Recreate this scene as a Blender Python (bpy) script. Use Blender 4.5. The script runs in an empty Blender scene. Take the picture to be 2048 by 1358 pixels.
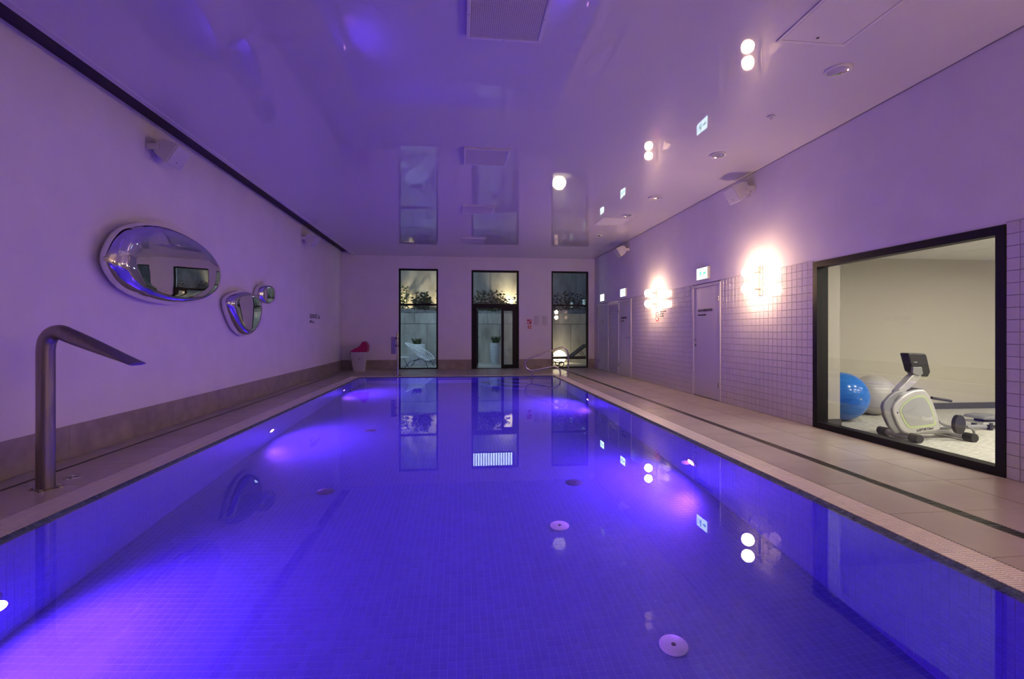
import bpy, math, random
import numpy as np
from mathutils import Vector, Matrix

random.seed(7)
rng = np.random.default_rng(7)
scene = bpy.context.scene
COL = scene.collection

# ------------------------------------------------------------------ camera
F = 965.0; TH = math.atan(104.0 / F); HY = 664.0; CX = 1024.0; H = 1.2
cs, sn = math.cos(TH), math.sin(TH)
cam_d = bpy.data.cameras.new('camera')
cam = bpy.data.objects.new('camera', cam_d); COL.objects.link(cam)
cam.location = (0, 0, H); cam.rotation_euler = (math.radians(90), 0, -TH)
cam_d.sensor_width = 36.0; cam_d.lens = F / 2048.0 * 36.0
cam_d.shift_y = (664.0 - 679.0) / 2048.0
cam_d.clip_start = 0.05
scene.camera = cam

# ------------------------------------------------------------------ world and exposure
wd = bpy.data.worlds.new('night_sky'); scene.world = wd; wd.use_nodes = True
bg = wd.node_tree.nodes['Background']
bg.inputs[0].default_value = (0.055, 0.080, 0.13, 1); bg.inputs[1].default_value = 1.2
vs = scene.view_settings
vs.view_transform = 'Standard'; vs.look = 'None'; vs.exposure = 0.0; vs.gamma = 1.0
vs.use_curve_mapping = False
scene.cycles.sample_clamp_indirect = 6.0
scene.cycles.max_bounces = 8; scene.cycles.diffuse_bounces = 3
scene.cycles.glossy_bounces = 4; scene.cycles.transmission_bounces = 5
scene.cycles.adaptive_threshold = 0.12; scene.cycles.adaptive_min_samples = 20
scene.cycles.transparent_max_bounces = 12

POOL_COL = (0.32, 0.08, 1.0)
POOL_W = 255.0
SCONCE = 95.0
PATIO_W = 170.0

# ------------------------------------------------------------------ pixel helpers (photo frame 2048 x 1358)
def ray(x, y):
    a = (x - CX) / F; b = -(y - HY) / F
    return (sn + a * cs, cs - a * sn, b)
def onX(x, y, X):
    d = ray(x, y); t = X / d[0]; return Vector((X, t * d[1], H + t * d[2]))
def onY(x, y, Y):
    d = ray(x, y); t = Y / d[1]; return Vector((t * d[0], Y, H + t * d[2]))
def onZ(x, y, Z):
    d = ray(x, y); t = (Z - H) / d[2]; return Vector((t * d[0], t * d[1], Z))

# ------------------------------------------------------------------ room measures
XR, XL, YB, YN = 4.46, -3.70, 15.7, -2.2
ZC = 3.634
PXL, PXR, PY0, PY1 = -2.62, 2.53, 0.75, 13.1
ZW, ZF = -0.02, -1.35

# ------------------------------------------------------------------ materials
def mat(name, color, rough=0.5, metal=0.0, var=0.0, scale=6.0, bump=0.0, bscale=40.0, spec=0.5, coat=0.0,
        emit=None, estr=0.0, island=0.0, coords='Object', bdist=0.01, rvar=0.0, detail=4.0, stretch=(1, 1, 1)):
    m = bpy.data.materials.new(name); m.use_nodes = True
    nt = m.node_tree; n = nt.nodes; L = nt.links
    b = n['Principled BSDF']
    b.inputs['Base Color'].default_value = (*color, 1)
    b.inputs['Roughness'].default_value = rough
    b.inputs['Metallic'].default_value = metal
    b.inputs['Specular IOR Level'].default_value = spec
    b.inputs['Coat Weight'].default_value = coat
    if emit:
        b.inputs['Emission Color'].default_value = (*emit, 1)
        b.inputs['Emission Strength'].default_value = estr
    tc = None
    if var or bump or rvar:
        tc = n.new('ShaderNodeTexCoord'); mp = n.new('ShaderNodeMapping')
        mp.inputs['Scale'].default_value = stretch
        if coords == 'World':
            gp = n.new('ShaderNodeNewGeometry'); L.new(gp.outputs['Position'], mp.inputs['Vector'])
        else:
            L.new(tc.outputs[coords], mp.inputs['Vector'])
    last = None
    if var:
        nz = n.new('ShaderNodeTexNoise'); nz.inputs['Scale'].default_value = scale
        nz.inputs['Detail'].default_value = detail
        L.new(mp.outputs[0], nz.inputs['Vector'])
        mr = n.new('ShaderNodeMapRange'); mr.inputs[1].default_value = 0.3; mr.inputs[2].default_value = 0.7
        mr.inputs[3].default_value = 1 - var; mr.inputs[4].default_value = 1 + var
        L.new(nz.outputs[0], mr.inputs[0]); last = mr.outputs[0]
        if rvar:
            m2 = n.new('ShaderNodeMapRange'); m2.inputs[1].default_value = 0.3; m2.inputs[2].default_value = 0.7
            m2.inputs[3].default_value = max(rough - rvar, 0.02); m2.inputs[4].default_value = min(rough + rvar, 1)
            L.new(nz.outputs[0], m2.inputs[0]); L.new(m2.outputs[0], b.inputs['Roughness'])
    if island:
        ge = n.new('ShaderNodeNewGeometry'); oi = n.new('ShaderNodeObjectInfo')
        ad = n.new('ShaderNodeMath'); ad.operation = 'ADD'
        L.new(ge.outputs['Random Per Island'], ad.inputs[0]); L.new(oi.outputs['Random'], ad.inputs[1])
        fr = n.new('ShaderNodeMath'); fr.operation = 'FRACT'; L.new(ad.outputs[0], fr.inputs[0])
        mi = n.new('ShaderNodeMapRange'); mi.inputs[3].default_value = 1 - island; mi.inputs[4].default_value = 1 + island
        L.new(fr.outputs[0], mi.inputs[0])
        if last is None: last = mi.outputs[0]
        else:
            mu = n.new('ShaderNodeMath'); mu.operation = 'MULTIPLY'
            L.new(last, mu.inputs[0]); L.new(mi.outputs[0], mu.inputs[1]); last = mu.outputs[0]
    if last is not None:
        vm = n.new('ShaderNodeVectorMath'); vm.operation = 'SCALE'
        vm.inputs[0].default_value = color
        L.new(last, vm.inputs['Scale']); L.new(vm.outputs[0], b.inputs['Base Color'])
    if bump:
        nb = n.new('ShaderNodeTexNoise'); nb.inputs['Scale'].default_value = bscale; nb.inputs['Detail'].default_value = 3
        L.new(mp.outputs[0], nb.inputs['Vector'])
        bu = n.new('ShaderNodeBump'); bu.inputs['Strength'].default_value = bump; bu.inputs['Distance'].default_value = bdist
        L.new(nb.outputs[0], bu.inputs['Height']); L.new(bu.outputs[0], b.inputs['Normal'])
    return m

def glass_mat(name, tint=(0.93, 0.95, 0.95), ior=1.5):
    m = bpy.data.materials.new(name); m.use_nodes = True
    nt = m.node_tree; n = nt.nodes; L = nt.links; n.clear()
    o = n.new('ShaderNodeOutputMaterial'); mx = n.new('ShaderNodeMixShader')
    t = n.new('ShaderNodeBsdfTransparent'); t.inputs[0].default_value = (*tint, 1)
    g = n.new('ShaderNodeBsdfGlossy'); g.inputs['Roughness'].default_value = 0.0
    f = n.new('ShaderNodeFresnel')
    ge = n.new('ShaderNodeNewGeometry'); mr = n.new('ShaderNodeMapRange')
    mr.inputs[3].default_value = ior; mr.inputs[4].default_value = 1.0 / ior
    L.new(ge.outputs['Backfacing'], mr.inputs[0]); L.new(mr.outputs[0], f.inputs[0])
    # a pane is one thin sheet: use the same reflectance from either side
    L.new(f.outputs[0], mx.inputs[0]); L.new(t.outputs[0], mx.inputs[1]); L.new(g.outputs[0], mx.inputs[2])
    L.new(mx.outputs[0], o.inputs[0])
    return m

def water_mat(name):
    m = bpy.data.materials.new(name); m.use_nodes = True
    nt = m.node_tree; n = nt.nodes; L = nt.links; n.clear()
    o = n.new('ShaderNodeOutputMaterial'); g = n.new('ShaderNodeBsdfGlass')
    g.inputs['Color'].default_value = (0.97, 0.98, 1.0, 1); g.inputs['Roughness'].default_value = 0.0
    g.inputs['IOR'].default_value = 1.333
    L.new(g.outputs[0], o.inputs[0])
    return m

def emis(name, col, strength):
    m = bpy.data.materials.new(name); m.use_nodes = True
    n = m.node_tree.nodes; n.clear(); o = n.new('ShaderNodeOutputMaterial'); e = n.new('ShaderNodeEmission')
    e.inputs[0].default_value = (*col, 1); e.inputs[1].default_value = strength
    m.node_tree.links.new(e.outputs[0], o.inputs[0]); return m

def perforated_mat():
    m = mat('vent_white', (0.62, 0.60, 0.62), 0.5)
    return m

M = {}
M['plaster'] = mat('white_plaster', (0.82, 0.79, 0.80), 0.7, var=0.03, scale=2.5, bump=0.08, bscale=120, bdist=0.002)
M['ceiling'] = mat('glossy_stretch_film', (0.64, 0.63, 0.645), 0.03, bump=0.25, bscale=0.5, bdist=0.03, spec=0.9, detail=1)
M['slot'] = mat('dark_shadow_gap', (0.03, 0.025, 0.03), 0.7)
M['skirting'] = mat('stone_skirting', (0.33, 0.29, 0.25), 0.4, var=0.22, scale=5, bump=0.15, bscale=30, bdist=0.003, rvar=0.1, coords='World')
M['deck'] = mat('beige_stone_tile', (0.47, 0.42, 0.38), 0.27, var=0.06, scale=2.2, island=0.02, detail=3, coords='World')
M['grout'] = mat('grey_grout', (0.16, 0.15, 0.15), 0.8)
M['grate'] = mat('cream_plastic_grating', (0.86, 0.79, 0.77), 0.35, island=0.04)
M['gutter'] = mat('dark_gutter', (0.05, 0.045, 0.05), 0.6)
M['drain'] = mat('dark_steel_slot', (0.10, 0.095, 0.10), 0.4, metal=0.8)
M['mosaic'] = mat('blue_glass_mosaic', (0.13, 0.13, 0.54), 0.25, island=0.06)
M['pool_grout'] = mat('pale_pool_grout', (0.30, 0.30, 0.80), 0.7)
M['rim'] = mat('slate_blue_rim_mosaic', (0.10, 0.15, 0.20), 0.25, island=0.25)
M['rim_grout'] = mat('pale_rim_grout', (0.30, 0.33, 0.36), 0.8)
M['water'] = water_mat('pool_water')
M['wall_tile'] = mat('white_glazed_tile', (0.70, 0.67, 0.68), 0.13, island=0.025)
M['tile_grout'] = mat('grey_tile_grout', (0.34, 0.31, 0.33), 0.8)
M['door'] = mat('white_lacquered_door', (0.68, 0.66, 0.68), 0.35)
M['black_frame'] = mat('black_aluminium', (0.010, 0.009, 0.011), 0.5, spec=0.25)
M['glass'] = glass_mat('window_glass')
M['steel'] = mat('brushed_steel', (0.50, 0.48, 0.46), 0.22, metal=1.0, bump=0.03, bscale=200, bdist=0.001)
M['brushed'] = mat('dark_brushed_steel', (0.30, 0.27, 0.25), 0.33, metal=1.0, var=0.08, scale=60, stretch=(1, 1, 0.02))
M['chrome'] = mat('polished_chrome', (0.80, 0.80, 0.80), 0.03, metal=1.0)
M['mirror'] = mat('polished_mirror_steel', (0.78, 0.79, 0.80), 0.015, metal=1.0)
M['white_plastic'] = mat('white_plastic', (0.66, 0.65, 0.66), 0.4)
M['grille'] = mat('pale_speaker_grille', (0.58, 0.57, 0.60), 0.55, bump=0.2, bscale=260, bdist=0.001)
M['vent'] = perforated_mat()
M['vent_hole'] = mat('vent_hole_dark', (0.10, 0.09, 0.11), 0.9)
M['lens'] = mat('downlight_reflector', (0.75, 0.75, 0.76), 0.12, metal=1.0)
M['sconce'] = emis('warm_globe', (1.0, 0.63, 0.39), SCONCE)
M['sconce_base'] = mat('sconce_back_plate', (0.7, 0.69, 0.66), 0.3, metal=0.9)
M['exit_face'] = emis('backlit_exit_panel', (0.62, 0.86, 1.0), 5.0)
M['exit_mark'] = emis('backlit_exit_mark', (0.10, 0.75, 0.42), 1.6)
M['exit_case'] = mat('exit_sign_case', (0.6, 0.62, 0.62), 0.4)
M['pool_lens'] = emis('violet_pool_lens', (1.0, 0.42, 1.0), 14.0)
M['ink'] = mat('black_lettering', (0.015, 0.012, 0.02), 0.5)
M['red'] = mat('red_print', (0.55, 0.03, 0.03), 0.5)
M['white_print'] = mat('white_print', (0.8, 0.8, 0.8), 0.5)
M['paper'] = mat('white_paper', (0.72, 0.70, 0.70), 0.6)
M['acrylic'] = mat('grey_print', (0.42, 0.40, 0.42), 0.6)
M['magenta'] = mat('magenta_plastic', (0.42, 0.006, 0.10), 0.35)
M['bin'] = mat('white_bin_plastic', (0.62, 0.60, 0.62), 0.4)
M['panel_grey'] = mat('violet_grey_panel', (0.22, 0.20, 0.26), 0.5)
M['inlet'] = mat('white_inlet_cover', (0.75, 0.75, 0.80), 0.4)
M['inlet_dark'] = mat('dark_inlet_cover', (0.10, 0.10, 0.22), 0.5)
M['concrete'] = mat('board_marked_concrete', (0.36, 0.35, 0.32), 0.75, var=0.38, scale=2.2, bump=0.3, bscale=9, bdist=0.02, island=0.07, detail=8, stretch=(1, 1, 0.35), coords='World')
M['paving'] = mat('grey_patio_paving', (0.45, 0.44, 0.40), 0.6, var=0.12, scale=8, island=0.05, coords='World')
M['gravel'] = mat('pale_gravel', (0.42, 0.42, 0.42), 0.8, island=0.35)
M['leaf'] = mat('dark_green_leaf', (0.035, 0.06, 0.025), 0.45, island=0.5)
M['leaf_light'] = mat('light_green_leaf', (0.10, 0.14, 0.04), 0.45, island=0.4)
M['bark'] = mat('brown_stem', (0.09, 0.07, 0.045), 0.8)
M['pot'] = mat('pale_ribbed_pot', (0.60, 0.61, 0.62), 0.55, var=0.06, scale=10)
M['pot_grey'] = mat('grey_ribbed_pot', (0.36, 0.39, 0.43), 0.5, var=0.06, scale=10)
M['soil'] = mat('potting_soil', (0.03, 0.025, 0.02), 0.9)
M['white_metal'] = mat('white_painted_steel', (0.68, 0.69, 0.70), 0.4)
M['cord'] = mat('white_cord', (0.70, 0.71, 0.72), 0.6)
M['dark_metal'] = mat('anthracite_frame', (0.035, 0.035, 0.04), 0.45, metal=0.4)
M['sling'] = mat('charcoal_sling', (0.055, 0.055, 0.065), 0.7)
M['glow'] = emis('warm_glow_lamp', (1.0, 0.80, 0.50), 14.0)
M['slat_light'] = emis('cool_lit_slat', (0.62, 0.76, 1.0), 4.5)
M['patio_fill_globe'] = emis('cool_fill_globe', (0.52, 0.80, 1.0), 270.0)
M['gym_wall'] = mat('greige_wall', (0.44, 0.41, 0.355), 0.7)
M['gym_ceiling'] = mat('gym_ceiling_tile', (0.66, 0.64, 0.60), 0.7, island=0.01)
M['gym_skirt'] = mat('dark_grey_skirting', (0.065, 0.065, 0.075), 0.5)
M['carpet'] = mat('pale_ribbed_carpet', (0.46, 0.45, 0.41), 0.85, var=0.42, scale=11, bump=0.4, bscale=60, bdist=0.006, stretch=(1.2, 7, 1), detail=6, coords='World')
M['gym_lamp'] = emis('gym_downlight_glow', (1.0, 0.91, 0.75), 330.0)
M['ball_blue'] = mat('glossy_blue_vinyl', (0.015, 0.16, 0.60), 0.16)
M['ball_silver'] = mat('satin_silver_vinyl', (0.45, 0.43, 0.41), 0.3)
M['silver'] = mat('silver_plastic', (0.52, 0.51, 0.51), 0.28, metal=0.4)
M['silver_dark'] = mat('grey_plastic', (0.26, 0.26, 0.28), 0.35, metal=0.3)
M['pale_panel'] = mat('pale_grey_panel', (0.36, 0.36, 0.36), 0.35)
M['lime'] = mat('lime_print', (0.47, 0.56, 0.30), 0.45)
M['black_plastic'] = mat('black_plastic', (0.014, 0.014, 0.018), 0.4)
M['pad'] = mat('grey_vinyl_pad', (0.16, 0.16, 0.17), 0.45)

# ------------------------------------------------------------------ mesh builder
class MB:
    def __init__(s): s.v = []; s.f = []; s.M = Matrix.Identity(4)
    def _add(s, pts):
        k = len(s.v)
        for p in pts: s.v.append(tuple(s.M @ Vector(p)))
        return k
    def box(s, x0, x1, y0, y1, z0, z1):
        k = s._add([(x0,y0,z0),(x1,y0,z0),(x1,y1,z0),(x0,y1,z0),(x0,y0,z1),(x1,y0,z1),(x1,y1,z1),(x0,y1,z1)])
        s.f += [(k,k+3,k+2,k+1),(k+4,k+5,k+6,k+7),(k,k+1,k+5,k+4),(k+1,k+2,k+6,k+5),(k+2,k+3,k+7,k+6),(k+3,k,k+4,k+7)]
        return s
    def quad(s, a, b, c, d):
        k = s._add([a, b, c, d]); s.f.append((k, k+1, k+2, k+3)); return s
    def loft(s, rings, cap=True, closed=True, loop=False):
        n = len(rings[0]); ks = [s._add(r) for r in rings]
        rr = list(zip(ks[:-1], ks[1:]))
        if loop: rr.append((ks[-1], ks[0]))
        for a, b in rr:
            for i in range(n if closed else n - 1):
                j = (i + 1) % n; s.f.append((a+i, a+j, b+j, b+i))
        if cap and not loop:
            s.f.append(tuple(ks[0] + i for i in reversed(range(n)))); s.f.append(tuple(ks[-1] + i for i in range(n)))
        return s
    def lathe(s, prof, n=24, c=(0, 0, 0), cap=True):
        rings = [[(c[0] + r*math.cos(2*math.pi*i/n), c[1] + r*math.sin(2*math.pi*i/n), c[2] + z) for i in range(n)] for r, z in prof]
        return s.loft(rings, cap)
    def tube(s, path, r, n=10, closed=False, flat=None):
        P = [Vector(p) for p in path]; m = len(P)
        R = r if callable(r) else (lambda t: r)
        rings = []; up = None
        for i in range(m):
            if closed: t = (P[(i+1) % m] - P[i-1])
            else: t = P[min(i+1, m-1)] - P[max(i-1, 0)]
            t.normalize()
            if up is None:
                up = Vector((0, 0, 1)) if abs(t.z) < 0.9 else Vector((0, 1, 0))
            a = (up - t * up.dot(t))
            if a.length < 1e-5: a = t.orthogonal()
            a.normalize(); b = t.cross(a); up = a
            q = i / max(m - 1, 1); rad = R(q)
            fa, fb = flat(q) if flat else (1, 1)
            rings.append([tuple(P[i] + (a*math.cos(2*math.pi*k/n)*fa + b*math.sin(2*math.pi*k/n)*fb) * rad) for k in range(n)])
        return s.loft(rings, not closed, True, closed)
    def prism(s, poly, fn, d0, d1):
        n = len(poly); a = s._add([fn(u, v, d0) for u, v in poly]); b = s._add([fn(u, v, d1) for u, v in poly])
        s.f.append(tuple(a + i for i in range(n))); s.f.append(tuple(b + i for i in reversed(range(n))))
        for i in range(n):
            j = (i+1) % n; s.f.append((a+i, b+i, b+j, a+j))
        return s
    def ball(s, c, rx, ry=None, rz=None, n=20, m=12):
        ry = ry or rx; rz = rz or rx
        rings = []
        for j in range(1, m):
            th = math.pi * j / m
            rings.append([(c[0]+rx*math.sin(th)*math.cos(2*math.pi*i/n), c[1]+ry*math.sin(th)*math.sin(2*math.pi*i/n), c[2]-rz*math.cos(th)) for i in range(n)])
        k0 = len(s.v); s.loft(rings, False)
        a = s._add([(c[0], c[1], c[2]-rz)]); b = s._add([(c[0], c[1], c[2]+rz)])
        for i in range(n):
            j = (i+1) % n; s.f.append((a, k0+j, k0+i)); e = k0 + (m-2)*n; s.f.append((b, e+i, e+j))
        return s
    def mesh(s, name, m=None, smooth=False):
        me = bpy.data.meshes.new(name); me.from_pydata(s.v, [], s.f)
        fix_normals(me)
        if m: me.materials.append(m)
        if smooth:
            me.polygons.foreach_set('use_smooth', [True] * len(me.polygons))
            try: me.set_sharp_from_angle(angle=math.radians(40))
            except Exception: pass
        me.update(); return me
    def build(s, name, m, parent=None, smooth=False, bevel=0.0, loc=None, kind=None):
        o = bpy.data.objects.new(name, s.mesh(name, m, smooth)); COL.objects.link(o)
        if loc: o.location = loc
        if parent: o.parent = parent
        if bevel:
            b = o.modifiers.new('bevel', 'BEVEL'); b.width = bevel; b.segments = 2; b.limit_method = 'ANGLE'; b.angle_limit = math.radians(35)
        if kind: o['kind'] = kind
        return o

import bmesh
def fix_normals(me):
    if len(me.polygons) > 60000: return
    bm = bmesh.new(); bm.from_mesh(me); bmesh.ops.recalc_face_normals(bm, faces=bm.faces[:]); bm.to_mesh(me); bm.free()

def tag(o, label=None, cat=None, group=None, kind=None):
    if label: o['label'] = label
    if cat: o['category'] = cat
    if group: o['group'] = group
    if kind: o['kind'] = kind
    return o
def empty(name, loc=(0, 0, 0), rot=(0, 0, 0)):
    o = bpy.data.objects.new(name, None); COL.objects.link(o); o.location = loc; o.rotation_euler = rot
    o.empty_display_size = 0.1; return o
def inst(name, me, parent, loc, scale=None, rot=None):
    o = bpy.data.objects.new(name, me); COL.objects.link(o); o.parent = parent; o.location = loc
    if scale: o.scale = scale
    if rot: o.rotation_euler = rot
    return o
def copy_tree(o, parent=None):
    c = o.copy(); COL.objects.link(c); c.parent = parent
    for ch in list(o.children): copy_tree(ch, c)
    return c
def text(body, size, m, parent, loc, rot, name='lettering', align='LEFT', ext=0.001, sx=1.0, space=1.0):
    cu = bpy.data.curves.new(name, 'FONT'); cu.body = body; cu.size = size; cu.extrude = ext
    cu.align_x = align; cu.resolution_u = 2; cu.space_line = space
    cu.materials.append(m)
    tmp = bpy.data.objects.new(name, cu); COL.objects.link(tmp)
    me = bpy.data.meshes.new_from_object(tmp.evaluated_get(bpy.context.evaluated_depsgraph_get()))
    bpy.data.objects.remove(tmp); bpy.data.curves.remove(cu)
    me.name = name
    if not me.materials: me.materials.append(m)
    o = bpy.data.objects.new(name, me); COL.objects.link(o); o.parent = parent; o.location = loc; o.rotation_euler = rot
    o.scale = (sx, 1, 1); return o
ROT_R = (math.radians(90), 0, math.radians(-90))   # reads along -Y, faces -X (right wall seen from the pool)
ROT_L = (math.radians(90), 0, math.radians(90))    # reads along +Y, faces +X (left wall)
ROT_B = (math.radians(90), 0, 0)                   # faces -Y

def catmull(pts, per=6, closed=True):
    out = []; n = len(pts)
    rngi = range(n) if closed else range(n - 1)
    for i in rngi:
        if closed: p0, p1, p2, p3 = pts[i-1], pts[i], pts[(i+1) % n], pts[(i+2) % n]
        else: p0, p1, p2, p3 = pts[max(i-1, 0)], pts[i], pts[i+1], pts[min(i+2, n-1)]
        p0, p1, p2, p3 = map(Vector, (p0, p1, p2, p3))
        for k in range(per):
            t = k / per
            out.append(0.5*((2*p1) + (p2-p0)*t + (2*p0-5*p1+4*p2-p3)*t*t + (3*p1-p0-3*p2+p3)*t**3))
    if not closed: out.append(Vector(pts[-1]))
    return out

def tile_field(name, origin, ux, uy, nrm, cells, m, parent, h=0.003, ch=0.0015):
    """cells: list of (u0,u1,v0,v1); one mesh of separate chamfered tiles"""
    c = np.array(cells, dtype=float); n = len(c)
    o = np.array(origin); ux = np.array(ux, float); uy = np.array(uy, float); nr = np.array(nrm, float)
    def ring(d, hh):
        u0, u1, v0, v1 = c[:, 0]+d, c[:, 1]-d, c[:, 2]+d, c[:, 3]-d
        out = []
        for u, v in ((u0, v0), (u1, v0), (u1, v1), (u0, v1)):
            out.append(o + u[:, None]*ux + v[:, None]*uy + hh*nr)
        return np.stack(out, 1)
    V = np.concatenate([ring(0, 0), ring(ch, h)], 1).reshape(-1, 3)
    base = np.arange(n)[:, None] * 8
    flip = np.dot(np.cross(ux, uy), nr) < 0
    F_ = []
    for q in ((4, 5, 6, 7), (0, 1, 5, 4), (1, 2, 6, 5), (2, 3, 7, 6), (3, 0, 4, 7)):
        q = q[::-1] if flip else q
        F_.append(base + np.array(q))
    Fa = np.stack(F_, 1).reshape(-1, 4)
    me = bpy.data.meshes.new(name)
    me.vertices.add(len(V)); me.vertices.foreach_set('co', V.ravel())
    me.loops.add(Fa.size); me.loops.foreach_set('vertex_index', Fa.ravel().astype(np.int32))
    me.polygons.add(len(Fa)); me.polygons.foreach_set('loop_start', (np.arange(len(Fa))*4).astype(np.int32))
    me.polygons.foreach_set('loop_total', np.full(len(Fa), 4, np.int32))
    me.update(calc_edges=True); me.validate()
    me.polygons.foreach_set('use_smooth', [False] * len(me.polygons))
    me.materials.append(m)
    ob = bpy.data.objects.new(name, me); COL.objects.link(ob)
    if parent: ob.parent = parent
    return ob
def tile_mesh(name, w, hgt, m, axis, h=0.003, ch=0.0015):
    """one chamfered tile, corner at the origin; axis = (ux, uy, normal)"""
    ob = tile_field(name, (0, 0, 0), *axis, [(0, w, 0, hgt)], m, None, h, ch)
    me = ob.data; bpy.data.objects.remove(ob); return me

# ================================================================== STRUCTURE
# ---- walls
def wall_box(mb, x0, x1, y0, y1, z0, z1): mb.box(x0, x1, y0, y1, z0, z1)
w = MB(); w.box(XL-0.15, XL, YN, YB, -0.2, 3.745)
wall_left = tag(w.build('wall_left', M['plaster']), 'long bare white plaster wall with three mirror blobs', 'wall', kind='structure')

W1 = (-1.952, -0.704, 3.235); D1 = (0.371, 1.923, 3.215); W2 = (3.004, 4.254, 3.215)
w = MB(); T0, T1 = YB, YB + 0.30
xs = [XL-0.15, W1[0], W1[1], D1[0], D1[1], W2[0], W2[1], XR+0.15]
for a, b in ((0, 1), (2, 3), (4, 5), (6, 7)): w.box(xs[a], xs[b], T0, T1, -0.2, 3.9)
for q in (W1, D1, W2):
    w.box(q[0], q[1], T0, T1, q[2], 3.9); w.box(q[0], q[1], T0, T1, -0.2, -0.01)
wall_back = tag(w.build('wall_back', M['plaster']), 'white plaster end wall with two tall windows and a glass door', 'wall', kind='structure')
w = MB(); w.box(XL-0.15, XR+0.15, YN-0.2, YN, -0.2, 3.9)
tag(w.build('wall_near', M['plaster']), 'white plaster wall behind the viewer', 'wall', kind='structure')

TZ = 2.10
GW = (3.503, 5.678, 2.085)               # gym window
DA, DB, DC = (7.86, 8.862), (12.213, 13.254), (14.179, 15.237)
w = MB(); R0, R1 = XR, XR + 0.16
w.box(R0, R1, YN, YB, TZ, 3.9)
ys = [YN, GW[0], GW[1], DA[0], DA[1], DB[0], DB[1], DC[0], DC[1], YB]
for a in range(0, 10, 2): w.box(R0 + 0.008, R1, ys[a], ys[a+1], -0.2, TZ)
for a, b in (DA, DB, DC): w.box(R0 + 0.06, R1, a, b, -0.2, TZ)
w.box(R0, R1, GW[0], GW[1], GW[2], TZ); w.box(R0, R1, GW[0], GW[1], -0.2, 0.0)
wall_right = tag(w.build('wall_right', M['plaster']), 'white plaster wall tiled to door height with three doors', 'wall', kind='structure')
# grout bed + glazed tiles
g = MB()
for a in range(0, 10, 2): g.box(R0 + 0.001, R0 + 0.009, ys[a], ys[a+1], 0.0, TZ)
g.build('grout_bed', M['tile_grout'], wall_right)
ax = ((0, 1, 0), (0, 0, 1), (-1, 0, 0))
P_ = 0.1; J = 0.003
tm = tile_mesh('tile', P_ - J, P_ - J, M['wall_tile'], ax, 0.005, 0.002)
singles, rest = [], []
for a in range(0, 10, 2):
    y0, y1 = ys[a], ys[a+1]
    if y1 <= 3.6:
        cols = []; y = y1
        while y > 0.5: cols.append((max(y - P_, 0.5), y)); y -= P_
    else:
        cols = []; y = y0
        while y < y1 - 0.012: cols.append((y, min(y + P_, y1))); y += P_
    for c0, c1 in cols:
        for r in range(21):
            cell = (c0 + J/2, c1 - J/2, r*P_ + J/2, (r+1)*P_ - J/2)
            full = c1 - c0 > P_ - 1e-6
            if full and ((3.25 < c0 < 3.5) or (5.6 < c0 < 6.85)) and len(singles) < 300: singles.append(cell)
            else: rest.append(cell)
for c in singles: inst('tile', tm, wall_right, (R0 + 0.001, c[0], c[2]))
tf = tile_field('tiling', (R0 + 0.001, 0, 0), *ax, rest, M['wall_tile'], wall_right, 0.005, 0.002); tf['kind'] = 'stuff'
g = MB()
for a in range(0, 10, 2): g.box(R0 - 0.008, R0, ys[a], ys[a+1], TZ, TZ + 0.008)
g.build('edge_strip', M['white_plastic'], wall_right)

# ---- ceiling
g = MB(); g.box(-3.37, XR, YN, YB, ZC, ZC + 0.09)
ceiling = tag(g.build('ceiling', M['ceiling']), 'glossy white stretch ceiling mirroring the pool', 'ceiling', kind='structure')
g = MB(); g.box(-3.30, -3.285, YN, YB - 0.02, ZC - 0.004, ZC); g.build('border_strip', M['white_plastic'], ceiling)
g = MB(); g.box(XL - 0.15, -3.37, YN, YB, 3.745, 3.9); g.box(-3.37, XR + .15, YN, YB + .3, ZC + 0.1, 3.95)
tag(g.build('trim_1', M['slot']), 'dark shadow gap running between ceiling and left wall', 'trim', kind='structure')
g = MB(); g.box(XR - 0.012, XR, YN, YB, ZC - 0.006, ZC)
tag(g.build('trim_2', M['panel_grey']), 'thin dark line where ceiling meets tiled side wall', 'trim', kind='structure')

# ---- skirting
def skirting(name, segs, label, side):
    root = tag(empty(name, segs[0][0:3]), label, 'skirting', kind='structure')
    return root
bl = tag(empty('baseboard_left', (XL, 0, 0)), 'brown stone skirting along the mirror wall', 'skirting', kind='structure')
y = YN
while y < YB - 0.05:
    y1 = min(y + 1.2, YB)
    MB().box(0, 0.015, y + 0.001, y1 - 0.001, 0.0, 0.31).build('stone_slab', M['skirting'], bl); y = y1
bb = tag(empty('baseboard_back', (0, YB, 0)), 'brown stone skirting between the tall windows', 'skirting', kind='structure')
for x0, x1 in ((XL + 0.015, W1[0]), (W1[1], D1[0]), (D1[1], W2[0]), (W2[1], XR)):
    x = x0
    while x < x1 - 0.01:
        xe = min(x + 1.2, x1)
        MB().box(x + 0.001, xe - 0.001, -0.015, 0, 0.0, 0.31).build('stone_slab', M['skirting'], bb); x = xe

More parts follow.
